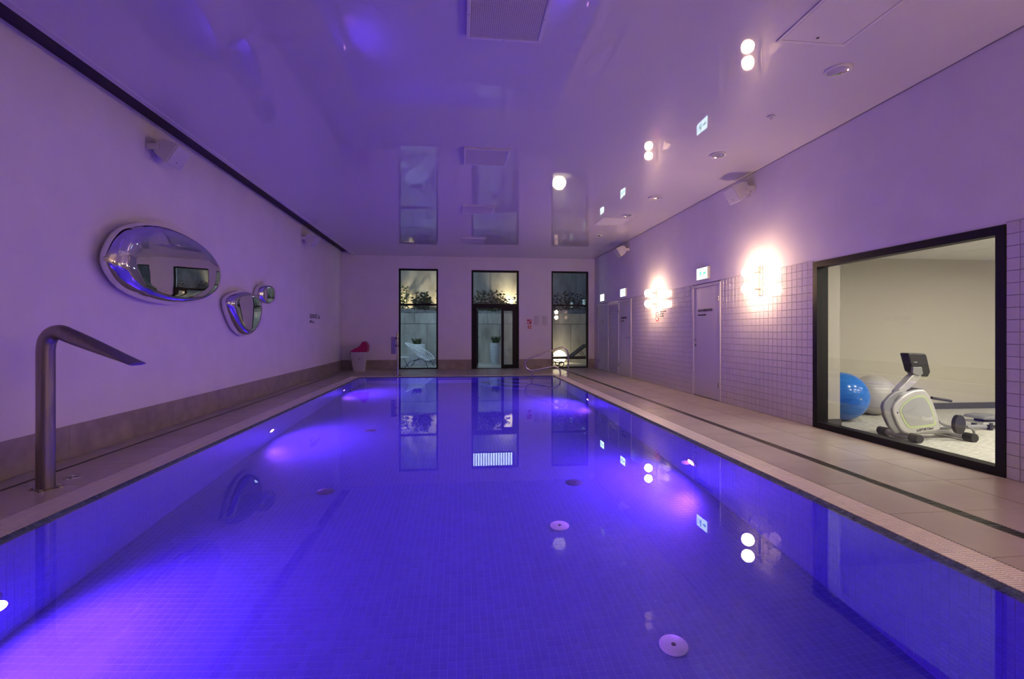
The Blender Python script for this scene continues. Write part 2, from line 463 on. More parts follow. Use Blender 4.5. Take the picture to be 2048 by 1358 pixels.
# ---- floor (deck): substrate ring + stone tiles
GRL = (-2.918, -2.67); GRR = (2.582, 2.81); GRF = (13.15, 13.40)      # gutters
NEAR0 = 0.45
f = MB()
f.box(XL, GRL[0], YN, YB, -0.25, -0.012); f.box(GRR[1], XR, YN, YB, -0.25, -0.012)
f.box(GRL[0], GRR[1], GRF[1], YB, -0.25, -0.012); f.box(GRL[0], GRR[1], YN, NEAR0, -0.25, -0.012)
floor = tag(f.build('floor', M['grout']), 'wet beige stone deck around the pool', 'floor', kind='structure')
axz = ((1, 0, 0), (0, 1, 0), (0, 0, 1)); meshes = {}
def floor_tile(x0, x1, y0, y1):
    J_ = 0.003; w_, h_ = x1 - x0 - J_, y1 - y0 - J_
    k = (round(w_, 4), round(h_, 4))
    if k not in meshes: meshes[k] = tile_mesh('stone_tile', w_, h_, M['deck'], axz, 0.012, 0.002)
    inst('stone_tile', meshes[k], floor, (x0 + J_/2, y0 + J_/2, -0.012))
yj = [2.277 + 0.62 * k for k in range(-7, 22)]
yj = [y for y in yj if YN < y < 13.5]
YE = 13.62
def strip(x0, x1, ylist):
    for a, b in zip(ylist[:-1], ylist[1:]): floor_tile(x0, x1, a, b)
DRR = (3.25, 3.345); DRL = (-3.475, -3.435); DRF = (13.72, 13.76)
ylR = [YN] + yj + [YB]
ylong = [YN] + [2.277 + 0.62 * k for k in range(-7, 22) if YN + 0.1 < 2.277 + 0.62 * k < YB - 0.1] + [YB]
strip(DRR[1], 3.90, ylong); strip(3.90, XR, ylong)
yin = [YN] + [y for y in ylong[1:-1] if y < DRF[0] - 0.1] + [DRF[0]]
strip(GRR[1], DRR[0], yin)
strip(XL + 0.015, DRL[0], ylong); strip(DRL[1], GRL[0], yin)
# far deck
xr = [GRL[0] + k * (GRR[1] - GRL[0]) / 9 for k in range(10)]
for a, b in zip(xr[:-1], xr[1:]): floor_tile(a, b, GRF[1], DRF[0])
xr2 = [DRL[1] + k * (DRR[0] - DRL[1]) / 11 for k in range(12)]
for a, b in zip(xr2[:-1], xr2[1:]):
    for y0, y1 in ((DRF[1], 14.40), (14.40, 15.05), (15.05, YB - 0.015)): floor_tile(a, b, y0, y1)
xn = [GRL[0] + k * (GRR[1] - GRL[0]) / 9 for k in range(10)]
for a, b in zip(xn[:-1], xn[1:]):
    for k in range(4): floor_tile(a, b, YN + k * (NEAR0 - YN) / 4, YN + (k + 1) * (NEAR0 - YN) / 4)
# outside patio doorway threshold
# slot drains in the deck
def drain(name, x0, x1, y0, y1, lab, along='y'):
    root = tag(empty(name, (x0, y0, 0)), lab, 'drain')
    MB().box(0, x1-x0, 0, y1-y0, -0.03, -0.010).build('channel', M['gutter'], root)
    b = MB(); L_ = (y1 - y0) if along == 'y' else (x1 - x0); W_ = (x1 - x0) if along == 'y' else (y1 - y0)
    e = min(0.008, W_ * 0.2)
    if along == 'y':
        b.box(0, e, 0, L_, -0.01, 0.0); b.box(W_ - e, W_, 0, L_, -0.01, 0.0)
    else:
        b.box(0, L_, 0, e, -0.01, 0.0); b.box(0, L_, W_ - e, W_, -0.01, 0.0)
    b.build('edge_rail', M['steel'], root)
    b = MB(); n = int(L_ / 0.022)
    for i in range(n):
        p = (i + 0.5) * L_ / n
        if along == 'y': b.box(e, W_ - e, p - 0.006, p + 0.006, -0.008, -0.001)
        else: b.box(p - 0.006, p + 0.006, e, W_ - e, -0.008, -0.001)
    o = b.build('slats', M['drain'], root); o['kind'] = 'stuff'
    return root
drain('slot_drain', DRR[0], DRR[1], YN, DRF[1], 'dark slatted drain channel in the deck beside the doors')
drain('slot_drain', DRL[0], DRL[1], YN, DRF[1], 'narrow dark drain slot in the deck below the mirror wall')
drain('slot_drain', DRL[1], DRR[0], DRF[0], DRF[1], 'narrow dark drain slot crossing the far deck', 'x')

# ---- overflow gutters with gratings
def grating(x0, x1, y0, y1, along, lab):
    root = tag(empty('overflow_grating', ((x0), y0, 0)), lab, 'grating', 'overflow gratings around the pool')
    W_, L_ = (x1 - x0, y1 - y0) if along == 'y' else (y1 - y0, x1 - x0)
    def bx(b, u0, u1, v0, v1, z0, z1):
        if along == 'y': b.box(u0, u1, v0, v1, z0, z1)
        else: b.box(v0, v1, u0, u1, z0, z1)
    b = MB(); bx(b, 0, W_, 0, L_, -0.16, -0.15); bx(b, -0.006, 0.0, 0, L_, -0.16, -0.004); bx(b, W_, W_ + 0.004, 0, L_, -0.16, -0.002)
    b.build('gutter', M['gutter'], root)
    b = MB(); n = int(L_ / 0.0185)
    for i in range(n):
        p = (i + 0.5) * L_ / n
        bx(b, 0.004, W_ * 0.5 - 0.006, p - 0.0062, p + 0.0062, -0.022, 0.0)
        bx(b, W_ * 0.5 + 0.006, W_ - 0.004, p - 0.0062, p + 0.0062, -0.022, 0.0)
    o = b.build('slats', M['grate'], root); o['kind'] = 'stuff'
    b = MB(); bx(b, W_*0.5 - 0.006, W_*0.5 + 0.006, 0, L_, -0.025, -0.001); b.build('spine', M['grate'], root)
    return root
grating(GRR[0], GRR[1], NEAR0, GRF[1], 'y', 'cream slatted overflow grating on the side of the doors')
grating(GRL[0], GRL[1], NEAR0, GRF[1], 'y', 'cream slatted overflow grating on the side of the mirrors')
grating(GRL[1] + 0.008, GRR[0] - 0.008, GRF[0], GRF[1], 'x', 'cream slatted overflow grating at the far end of the pool')
grating(GRL[1] + 0.008, GRR[0] - 0.008, NEAR0, NEAR0 + 0.25, 'x', 'cream slatted overflow grating at the near end of the pool')

# ---- pool basin
pb = MB()
tk = 0.2
pb.box(PXL - tk, PXR + tk, PY0 - tk, PY1 + tk, ZF - 0.2, ZF)
pb.box(PXL - tk*0.9, PXL, PY0 - tk, PY1 + tk, ZF, -0.165); pb.box(PXR, PXR + tk*0.9, PY0 - tk, PY1 + tk, ZF, -0.165)
pb.box(PXL, PXR, PY0 - tk, PY0, ZF, -0.165); pb.box(PXL, PXR, PY1, PY1 + tk, ZF, -0.165)
basin = tag(pb.build('pool_basin', M['pool_grout']), 'sunken swimming pool basin lined with blue mosaic', 'pool', kind='structure')
# upper lip between water line and gutter (sloping, slate mosaic)
def lip(name, a0, a1, b0, b1):
    """a0,a1 outer (deck) edge line at z=-0.002, b0,b1 inner edge at the water line"""
    mb = MB(); z0, z1 = -0.003, -0.034
    mb.quad((*a0, z0), (*a1, z0), (*b1, z1), (*b0, z1))
    mb.quad((*b0, z1), (*b1, z1), (*b1, -0.18), (*b0, -0.18))
    return mb.build(name, M['rim_grout'], basin)
oL, oR, oN, oF = GRL[1], GRR[0], NEAR0 + 0.25, GRF[0]
lip('lip', (oR, oN), (oR, oF), (PXR, PY0), (PXR, PY1)); lip('lip', (oL, oN), (oL, oF), (PXL, PY0), (PXL, PY1))
lip('lip', (oL, oF), (oR, oF), (PXL, PY1), (PXR, PY1)); lip('lip', (oL, oN), (oR, oN), (PXL, PY0), (PXR, PY0))
T = 0.05; t2 = 0.0022
def lip_tiles(p0, udir, L_, vvec):
    n = int(round(L_ / 0.026)); wv = math.sqrt(sum(c*c for c in vvec)); vd = [c / wv for c in vvec]
    u = Vector(udir); v = Vector(vd); nr = u.cross(v)
    if nr.z < 0: nr = -nr
    cells = []
    st = L_ / n
    for i in range(n):
        for k in range(2): cells.append((i*st + 0.001, (i+1)*st - 0.001, k*wv/2 + 0.001, (k+1)*wv/2 - 0.001))
    o = tile_field('rim_mosaic', p0, tuple(u), tuple(v), tuple(nr), cells, M['rim'], basin, 0.002, 0.001); o['kind'] = 'stuff'
lip_tiles((oR, PY0, -0.003), (0, 1, 0), PY1 - PY0, (PXR - oR, 0, -0.031))
lip_tiles((oL, PY0, -0.003), (0, 1, 0), PY1 - PY0, (PXL - oL, 0, -0.031))
lip_tiles((PXL, oF, -0.003), (1, 0, 0), PXR - PXL, (0, PY1 - oF, -0.031))
# floor mosaic: the 300 nearest tiles in view singly, the rest as one field
nx = int((PXR - PXL) / T); ny = int((PY1 - PY0) / T)
allc = []
for i in range(nx):
    for j in range(ny):
        x0 = PXL + i*T; y0 = PY0 + j*T
        allc.append((x0 + t2/2, x0 + T - t2/2, y0 + t2/2, y0 + T - t2/2))
near = [c for c in allc if 2.30 < c[2] < 2.80 and -1.5 < c[0] < 1.95]
near.sort(key=lambda c: (c[2], abs(c[0])))
near = set(near[:300])
mt = tile_mesh('mosaic_tile', T - t2, T - t2, M['mosaic'], axz, 0.0008, 0.0004)
for c in sorted(near): inst('mosaic_tile', mt, basin, (c[0], c[2], ZF))
o = tile_field('floor_mosaic', (0, 0, ZF), *axz, [c for c in allc if c not in near], M['mosaic'], basin, 0.0008, 0.0004); o['kind'] = 'stuff'
def wall_cells(L_):
    n = int(L_ / T); cells = []
    k = int((-0.034 - ZF) / T)
    for i in range(n):
        for r in range(k): cells.append((i*T + t2/2, (i+1)*T - t2/2, r*T + t2/2, (r+1)*T - t2/2))
        cells.append((i*T + t2/2, (i+1)*T - t2/2, k*T + t2/2, -0.036 - ZF))
    return cells
for org, ux, nr, L_ in (((PXR - 0.001, PY0, ZF), (0, 1, 0), (-1, 0, 0), PY1 - PY0), ((PXL + 0.001, PY0, ZF), (0, 1, 0), (1, 0, 0), PY1 - PY0),
                   ((PXL, PY1 - 0.001, ZF), (1, 0, 0), (0, -1, 0), PXR - PXL), ((PXL, PY0 + 0.001, ZF), (1, 0, 0), (0, 1, 0), PXR - PXL)):
    o = tile_field('wall_mosaic', org, ux, (0, 0, 1), nr, wall_cells(L_), M['mosaic'], basin, 0.0008, 0.0004); o['kind'] = 'stuff'
# curved entry steps under the handrail at the far end
for k, (rad, zt) in enumerate(((1.55, -1.05), (1.15, -0.78), (0.75, -0.50))):
    pts = [(2.0 + rad*math.cos(a), PY1 - 0.004 - rad*math.sin(a)) for a in [math.pi * i / 24 for i in range(25)]]
    pts = [(min(x, PXR - 0.004), y) for x, y in pts]
    MB().prism(pts, lambda u, v, d: (u, v, d), ZF + 0.004 if k == 0 else (-1.05 if k == 1 else -0.78), zt).build('entry_step', M['mosaic'], basin, bevel=0.006)
# inlets on the pool floor
for (x, y, white) in ((1.286, 2.80, 1), (0.887, 4.25, 1), (1.246, 5.16, 0), (-1.362, 7.55, 0), (-1.378, 5.14, 0), (-1.34, 2.62, 0)):
    r = 0.085
    o = MB().lathe([(r, 0.0), (r, 0.006), (r*0.92, 0.011), (r*0.2, 0.013)], 28).build('inlet_cover', M['inlet' if white else 'inlet_dark'], basin, True, loc=(x, y, ZF + 0.003))
    MB().lathe([(0.014, 0.012), (0.014, 0.015)], 12).build('screw', M['drain'], o)
# ---- water
wm = MB(); zt = ZW
fx = (zt + 0.003) / (-0.031)
wx0 = oL + (PXL - oL) * fx; wx1 = oR + (PXR - oR) * fx; wy0 = oN + (PY0 - oN) * fx; wy1 = oF + (PY1 - oF) * fx
wm.quad((wx0, wy0, zt), (wx1, wy0, zt), (wx1, wy1, zt), (wx0, wy1, zt))
water = tag(wm.build('water', M['water']), 'still clear pool water glowing violet blue', 'water', kind='structure')

# ---- pool lights
def pool_light(x, y, sgn, lab, z=-0.80):
    root = tag(empty('pool_light', (x, y, z), (0, math.radians(90*sgn), 0)), lab, 'pool light', 'underwater lights in the pool walls')
    MB().lathe([(0.115, 0.0), (0.115, 0.012), (0.10, 0.022), (0.085, 0.022), (0.08, 0.010)], 28, cap=False).build('bezel', M['steel'], root, True)
    MB().lathe([(0.082, 0.004), (0.07, 0.012), (0.01, 0.016)], 24).build('lens', M['pool_lens'], root, True)
    ld = bpy.data.lights.new('pool_lamp', 'SPOT'); ld.energy = POOL_W; ld.color = POOL_COL
    ld.spot_size = math.radians(165); ld.spot_blend = 0.75; ld.shadow_soft_size = 0.05
    lo = bpy.data.objects.new('lamp', ld); COL.objects.link(lo)
    lo.location = (x + 0.07*sgn, y, z); lo.rotation_euler = (0, math.radians(-76 * sgn), 0)
pool_light(PXL, 2.95, 1, 'violet underwater light below the steel water spout')
pool_light(PXL, 7.05, 1, 'violet underwater light below the mirror wall, middle one')
pool_light(PXL, 11.25, 1, 'violet underwater light below the mirror wall, farthest one')
pool_light(PXR, 5.05, -1, 'violet underwater light opposite the gym window')
pool_light(PXR, 9.35, -1, 'violet underwater light near the handrail')

# ================================================================== WINDOWS AND DOORS
def frame_y(mb, x0, x1, z0, z1, y0, y1, t, tb=None):
    tb = t if tb is None else tb
    mb.box(x0, x0+t, y0, y1, z0, z1); mb.box(x1-t, x1, y0, y1, z0, z1)
    mb.box(x0+t, x1-t, y0, y1, z1-t, z1); mb.box(x0+t, x1-t, y0, y1, z0, z0+tb)
def tall_window(name, q, lab):
    root = tag(empty(name, (q[0], YB, 0)), lab, 'window', kind='structure')
    wd_ = q[1] - q[0]; fr = MB(); frame_y(fr, 0, wd_, 0.0, q[2], 0.06, 0.14, 0.055, 0.045)
    fr.box(0.055, wd_ - 0.055, 0.06, 0.14, 2.05, 2.11)
    fr.build('frame', M['black_frame'], root)
    MB().box(0.05, wd_ - 0.05, 0.098, 0.102, 0.04, 2.06).build('pane', M['glass'], root)
    MB().box(0.05, wd_ - 0.05, 0.098, 0.102, 2.10, q[2] - 0.05).build('pane', M['glass'], root)
    return root
tall_window('window_1', W1, 'tall black framed window showing a white wire chair')
tall_window('window_2', W2, 'tall black framed window showing a dark sun lounger')
# glazed patio door
root = tag(empty('door_1', (D1[0], YB, 0)), 'black glazed patio door standing open with window above', 'door', kind='structure')
wd_ = D1[1] - D1[0]
fr = MB(); frame_y(fr, 0, wd_, 0.0, D1[2], 0.06, 0.16, 0.06, 0.02)
fr.box(0.06, wd_ - 0.06, 0.06, 0.16, 1.98, 2.12); fr.box(0.05, 0.13, 0.06, 0.16, 0, 2.0); fr.box(wd_ - 0.13, wd_ - 0.05, 0.06, 0.16, 0, 2.0)
fr.build('frame', M['black_frame'], root)
MB().box(0.05, wd_ - 0.05, 0.108, 0.112, 2.10, D1[2] - 0.05).build('pane', M['glass'], root)
xm = onY(1003, 700, YB).x - D1[0]
lf = MB(); frame_y(lf, xm, wd_ - 0.12, 0.02, 1.98, 0.07, 0.13, 0.085, 0.11); lf.build('side_leaf', M['black_frame'], root)
MB().box(xm + 0.08, wd_ - 0.20, 0.098, 0.102, 0.12, 1.90).build('pane', M['glass'], root)
leaf = empty('open_leaf', (0.14, 0.16, 0), (0, 0, math.radians(84))); leaf.parent = root
lw = xm - 0.14
lf = MB(); frame_y(lf, 0, lw, 0.02, 1.98, -0.03, 0.03, 0.075, 0.11); lf.build('leaf_frame', M['black_frame'], leaf)
MB().box(0.07, lw - 0.07, -0.002, 0.002, 0.12, 1.91).build('leaf_pane', M['glass'], leaf)
MB().tube([(lw - 0.04, -0.03, 1.02), (lw - 0.04, -0.08, 1.02), (lw - 0.16, -0.08, 1.02)], 0.010, 8).build('leaf_handle', M['steel'], leaf, True)

# gym window
root = tag(empty('window_3', (XR, GW[0], 0)), 'large black framed window into the gym', 'window', kind='structure')
L_ = GW[1] - GW[0]; t = 0.075; fr = MB()
fr.box(-0.012, 0.10, 0, t, 0, GW[2]); fr.box(-0.012, 0.10, L_ - t, L_, 0, GW[2])
fr.box(-0.012, 0.10, t, L_ - t, GW[2] - t, GW[2]); fr.box(-0.012, 0.10, t, L_ - t, 0, t)
fr.build('frame', M['black_frame'], root)
MB().box(0.058, 0.062, t - 0.01, L_ - t + 0.01, t - 0.01, GW[2] - t + 0.01).build('pane', M['glass'], root)
fr = MB(); fr.box(0.10, 0.16, 0, L_, 0, 0.05); fr.box(0.10, 0.16, 0, 0.05, 0.05, GW[2]); fr.box(0.10, 0.16, L_ - .05, L_, 0.05, GW[2]); fr.box(0.10, 0.16, .05, L_ - .05, GW[2] - .05, GW[2])
fr.build('lining', M['black_frame'], root)

# white flush doors on the right wall
def side_door(name, y0, y1, lab, hinge_near, lines, ty, sizes):
    root = tag(empty(name, (XR, y0, 0)), lab, 'door', kind='structure')
    L_ = y1 - y0; t = 0.055
    fr = MB(); fr.box(-0.018, 0.06, 0, t, 0, 2.08); fr.box(-0.018, 0.06, L_ - t, L_, 0, 2.08); fr.box(-0.018, 0.06, t, L_ - t, 2.08 - t, 2.08)
    fr.build('frame', M['door'], root, bevel=0.004)
    lf = MB().box(-0.006, 0.03, t + 0.004, L_ - t - 0.004, 0.012, 2.08 - t - 0.004).build('leaf', M['door'], root, bevel=0.003)
    MB().box(0.031, 0.06, t, L_ - t, 0.0, 2.08 - t).build('rebate', M['slot'], root)
    hy = L_ - t - 0.07 if hinge_near else t + 0.07      # lever on the side away from the hinges
    d = -1 if hinge_near else 1
    hd = MB(); hd.tube([(-0.006, hy, 1.05), (-0.055, hy, 1.05), (-0.06, hy + 0.02*d, 1.05), (-0.06, hy + 0.13*d, 1.05)], 0.010, 8)
    hd.build('handle', M['chrome'], root, True)
    MB().tube([(-0.006, hy, 1.05), (-0.013, hy, 1.05)], 0.026, 14).build('rosette', M['chrome'], root, True)
    MB().tube([(-0.006, hy, 0.95), (-0.014, hy, 0.95)], 0.024, 14).build('lock_rosette', M['chrome'], root, True)
    hyy = t if hinge_near else L_ - t
    for z in (1.78, 0.28):
        MB().box(-0.024, -0.002, hyy - 0.014, hyy + 0.014, z - 0.045, z + 0.045).build('hinge', M['steel'], root, bevel=0.003)
    for (bd, sz, zz, sx_) in lines:
        text(bd, sz, M['ink'], root, (-0.009, ty - y0, zz), ROT_R, sx=sx_)
    return root
side_door('door_2', *DA, 'white door lettered for sauna and shower beside the gym window tiles', True,
          [('SAUNA DAMSKA/PRYSZNIC', 0.066, 1.575, 0.66), ('WOMEN  AND SHOWER', 0.042, 1.50, 0.66)], 8.66, None)
side_door('door_3', *DB, 'white door lettered in two lines, between the other two white doors', False,
          [('SAUNA MĘSKA/PRYSZNIC', 0.066, 1.565, 0.60), ('MEN AND SHOWER', 0.042, 1.49, 0.60)], 13.0, None)
side_door('door_4', *DC, 'white door with a small lettered sign, nearest the end wall', False,
          [('I', 0.10, 1.60, 1), ('WC', 0.075, 1.515, 1), ('WC', 0.045, 1.45, 1)], 14.80, None)

# ================================================================== RIGHT WALL FITTINGS
def sconce(y, lab):
    root = tag(empty('globe_sconce', (XR, y, 1.84)), lab, 'wall lamp', 'double globe wall lamps')
    MB().box(-0.025, 0.0, -0.045, 0.045, -0.10, 0.34).build('back_plate', M['sconce_base'], root, bevel=0.006)
    for z in (0.0, 0.24):
        MB().ball((-0.215, 0, z), 0.088, n=24, m=16).build('globe', M['sconce'], root, True)
        MB().tube([(-0.02, 0, z), (-0.14, 0, z)], 0.018, 12).build('arm', M['sconce_base'], root, True)
        MB().tube([(-0.125, 0, z), (-0.15, 0, z)], 0.035, 14).build('collar', M['sconce_base'], root, True)
    return root
sconce(6.74, 'glowing double globe wall lamp between gym window and lettered door')
sconce(1.0, 'added out-of-view double globe lamp on the near side of the gym window')  # out of view, added to warm the left wall
sconce(-1.0, 'added out-of-view double globe lamp on the wall stretch nearest the viewer')  # second out-of-view lamp added to brighten the near left wall
sconce(10.54, 'glowing double globe wall lamp above the round prohibition sign')

def exit_sign(y0, y1, z0, z1, lab):
    root = tag(empty('exit_sign', (XR, (y0+y1)/2, (z0+z1)/2)), lab, 'exit sign', 'lit exit signs above the doors')
    w_, h_ = (y1 - y0) / 2, (z1 - z0) / 2
    MB().box(-0.045, 0, -w_, w_, -h_, h_).build('case', M['exit_case'], root, bevel=0.004)
    MB().box(-0.049, -0.0455, -w_ + 0.012, w_ - 0.012, -h_ + 0.012, h_ - 0.012).build('lit_panel', M['exit_face'], root)
    b = MB(); s_ = w_
    def fn(u, v, d): return (d, -u * s_, v * h_)
    for poly in ([(-0.75, -0.55), (-0.68, -0.55), (-0.68, 0.55), (-0.75, 0.55)], [(-0.35, 0.45), (-0.15, 0.45), (-0.15, 0.65), (-0.35, 0.65)],
                 [(-0.5, 0.0), (-0.2, 0.38), (0.0, 0.30), (-0.12, 0.0), (0.0, -0.55), (-0.12, -0.55), (-0.24, -0.1), (-0.42, -0.5), (-0.55, -0.45), (-0.36, -0.05)],
                 [(0.2, -0.12), (0.5, -0.12), (0.5, -0.35), (0.78, 0.0), (0.5, 0.35), (0.5, 0.12), (0.2, 0.12)]):
        b.prism(poly, fn, -0.0495, -0.0505)
    b.build('running_figure_and_arrow', M['exit_mark'], root)
    return root
exit_sign(8.23, 8.63, 2.16, 2.385, 'bright exit sign above the door nearest the gym window')
exit_sign(12.56, 12.96, 2.16, 2.385, 'bright exit sign above the middle white door')
exit_sign(14.48, 14.88, 2.16, 2.385, 'bright exit sign above the door nearest the end wall')

# prohibition sign under the far sconce
root = tag(empty('prohibition_sign', (XR - 0.004, 10.54, 1.55)), 'round red ringed prohibition sign under the far globe lamp', 'sign')
def ringyz(b, r0, r1, x0, x1, n=28):
    R_ = []
    for r, x in ((r0, x0), (r1, x0), (r1, x1), (r0, x1)):
        R_.append([(x, r*math.cos(2*math.pi*i/n), r*math.sin(2*math.pi*i/n)) for i in range(n)])
    b.loft(R_, False, True, True)
b = MB(); b.tube([(-0.002, 0, 0), (-0.004, 0, 0)], 0.100, 28); b.build('disc', M['white_print'], root)
b = MB(); ringyz(b, 0.084, 0.105, -0.004, -0.007); b.M = Matrix.Rotation(math.radians(45), 4, 'X'); b.box(-0.0075, -0.0045, -0.09, 0.09, -0.009, 0.009)
b.build('red_ring', M['red'], root)
b = MB(); b.prism([(-0.05, -0.02), (0.0, 0.045), (0.03, 0.03), (0.012, 0.0), (0.05, -0.05), (0.03, -0.055), (-0.01, -0.01), (-0.03, -0.04)], lambda u, v, d: (d, -u, v), -0.0042, -0.0052)
b.build('figure', M['ink'], root)
text('ZAKAZ SKOKÓW\nDO WODY\nNO DIVING', 0.05, M['ink'], root, (-0.003, -0.15, 0.085), ROT_R, sx=0.8)

# ================================================================== LEFT WALL: MIRRORS, SPEAKERS, LETTERING
def blob_mirror(pix, lab, depth, dent):
    pts = [onX(x, y, XL + depth * 0.45) for x, y in pix]
    loop = catmull([(p.y, p.z, 0) for p in pts], 8)
    cy = sum(p.x for p in loop) / len(loop); cz = sum(p.y for p in loop) / len(loop)
    root = tag(empty('blob_mirror', (XL, cy, cz)), lab, 'mirror', 'polished blob mirrors on the wall')
    prof = [(0.86, 0.0), (0.93, 0.10), (0.985, 0.28), (1.0, 0.45), (0.985, 0.62), (0.95, 0.76), (0.91, 0.88), (0.84, 0.945), (0.70, 0.967), (0.5, 0.983), (0.3, 0.995), (0.1, 1.0)]
    rings = []
    n = len(loop)
    for s_, h_ in prof:
        rg = []
        for i, p in enumerate(loop):
            du, dv = p.x - cy, p.y - cz
            a = math.atan2(dv, du)
            wob = 0.0
            if 0.55 < h_ < 0.95:
                wob = dent * (0.25 + 2.2 * max(0.0, -math.cos(a))**2) * (math.sin(a*23 + 1.3) * 0.5 + math.sin(a*37) * 0.5) * math.sin((h_ - 0.55) / 0.4 * math.pi)
            rg.append(((h_ + wob) * depth, du * s_, dv * s_))
        rings.append(rg)
    MB().loft(rings).build('shell', M['mirror'], root, True)
    MB().tube([(-0.0, 0, 0), (0.05 * depth, 0, 0)], 0.09 * (loop[0] - Vector((cy, cz, 0))).length + 0.03, 14).build('wall_mount', M['drain'], root)
    return root
blob_mirror([(207,525),(214,488),(240,456),(285,445),(335,456),(385,482),(418,512),(434,545),(428,577),(405,597),(365,608),(318,607),(270,593),(232,568)],
            'largest polished steel blob mirror with crumpled rim on the wall', 0.26, 0.012)
blob_mirror([(450,610),(456,590),(476,582),(498,585),(512,598),(516,620),(511,648),(496,668),(480,670),(464,650)],
            'rounded triangular polished steel mirror, middle of the three', 0.22, 0.012)
blob_mirror([(514,588),(517,574),(528,569),(540,574),(544,590),(540,603),(529,609),(518,604)],
            'smallest oval polished steel mirror beside the triangular one', 0.18, 0.012)

def speaker(x, y, z, sgn, lab):
    root = tag(empty('wall_speaker', (x, y, z)), lab, 'speaker', 'white speakers high on the walls')
    MB().box(min(0, 0.012*sgn), max(0, 0.012*sgn), -0.05, 0.05, -0.09, 0.09).build('wall_plate', M['white_plastic'], root, bevel=0.003)
    b = MB(); b.box(min(0.01*sgn, 0.15*sgn), max(0.01*sgn, 0.15*sgn), -0.165, -0.155, -0.035, 0.035); b.box(min(0.01*sgn, 0.02*sgn), max(0.01*sgn, 0.02*sgn), -0.16, 0.16, -0.035, 0.035)
    b.box(min(0.01*sgn, 0.15*sgn), max(0.01*sgn, 0.15*sgn), 0.155, 0.165, -0.035, 0.035)
    b.build('bracket', M['white_plastic'], root)
    Rm = Matrix.Translation((0.20*sgn, 0, -0.02)) @ Matrix.Rotation(math.radians(32 * sgn), 4, 'Y')
    b = MB(); b.M = Rm
    prof = [(0.10, -0.13), (0.10, 0.13), (-0.06, 0.105), (-0.12, 0.06), (-0.12, -0.06), (-0.06, -0.105)]
    b.prism([(u*sgn, v) for u, v in prof], lambda u, v, d: (u, d, v), -0.15, 0.15)
    b.build('cabinet', M['white_plastic'], root, bevel=0.008)
    b = MB(); b.M = Rm; b.box(min(0.10*sgn, 0.112*sgn), max(0.10*sgn, 0.112*sgn), -0.142, 0.142, -0.122, 0.122)
    gr = b.build('grille', M['grille'], root, bevel=0.005)
    b = MB(); b.M = Rm; b.box(min(0.112*sgn, 0.1135*sgn), max(0.112*sgn, 0.1135*sgn), -0.012, 0.012, -0.075, -0.062); b.build('badge', M['chrome'], gr)
    return root
speaker(XL, 6.30, 3.40, 1, 'white wall speaker above the largest mirror')
speaker(XL, 11.9, 3.40, 1, 'white wall speaker above the depth lettering')
speaker(XR, 7.05, 3.38, -1, 'white wall speaker high above the near globe lamp')
speaker(XR, 12.5, 3.38, -1, 'white wall speaker high above the middle exit sign')

root = tag(empty('depth_lettering', (XL + 0.003, 12.40, 1.55)), 'black depth lettering in two lines on the mirror wall', 'sign')
text('GŁĘBOKOŚĆ 1,2 m', 0.15, M['ink'], root, (0, 0, 0.0), ROT_L, sx=0.68)
text('DEPTH 1,2 m', 0.095, M['ink'], root, (0, 0, -0.125), ROT_L, sx=0.68)

# ================================================================== CEILING FITTINGS
def perforated(b, x0, x1, y0, y1, z, pitch, r):
    """flat grille sheet with real square holes: strips between hole rows + bridges"""
    nx_ = int((x1-x0)/pitch); ny_ = int((y1-y0)/pitch)
    px_ = (x1-x0)/nx_; py_ = (y1-y0)/ny_
    for j in range(ny_ + 1):
        yc = y0 + j*py_; b.box(x0, x1, max(yc - r, y0), min(yc + r, y1), z, z + 0.002)
    for i in range(nx_ + 1):
        xc = x0 + i*px_; b.box(max(xc - r, x0), min(xc + r, x1), y0, y1, z + 0.0002, z + 0.0018)
for (y0, lab) in ((3.36, 'square perforated ceiling vent at the top edge of the picture'), (6.37, 'square perforated ceiling vent, second from the viewer'),
                  (9.26, 'square perforated ceiling vent, third from the viewer'), (12.5, 'square perforated ceiling vent farthest from the viewer')):
    root = tag(empty('ceiling_vent', (0.05, y0, ZC)), lab, 'vent', 'perforated ceiling vents')
    S = 0.615
    b = MB(); e = 0.028
    b.box(0, S, 0, e, -0.03, 0); b.box(0, S, S - e, S, -0.03, 0); b.box(0, e, e, S - e, -0.03, 0); b.box(S - e, S, e, S - e, -0.03, 0)
    b.build('frame', M['white_plastic'], root, bevel=0.003)
    b = MB(); perforated(b, e, S - e, e, S - e, -0.026, 0.0155, 0.0038 if y0 < 10 else 0.0042)
    o = b.build('perforated_sheet', M['vent'], root); o['kind'] = 'stuff'
    MB().box(e, S - e, e, S - e, -0.012, -0.004).build('plenum', M['vent_hole'], root)
    for (u, v) in ((S/2, S - e/2), (S/2, e/2), (e/2, S/2), (S - e/2, S/2)):
        MB().lathe([(0.004, -0.0315), (0.004, -0.029)], 8, (u, v, 0)).build('screw', M['drain'], root)
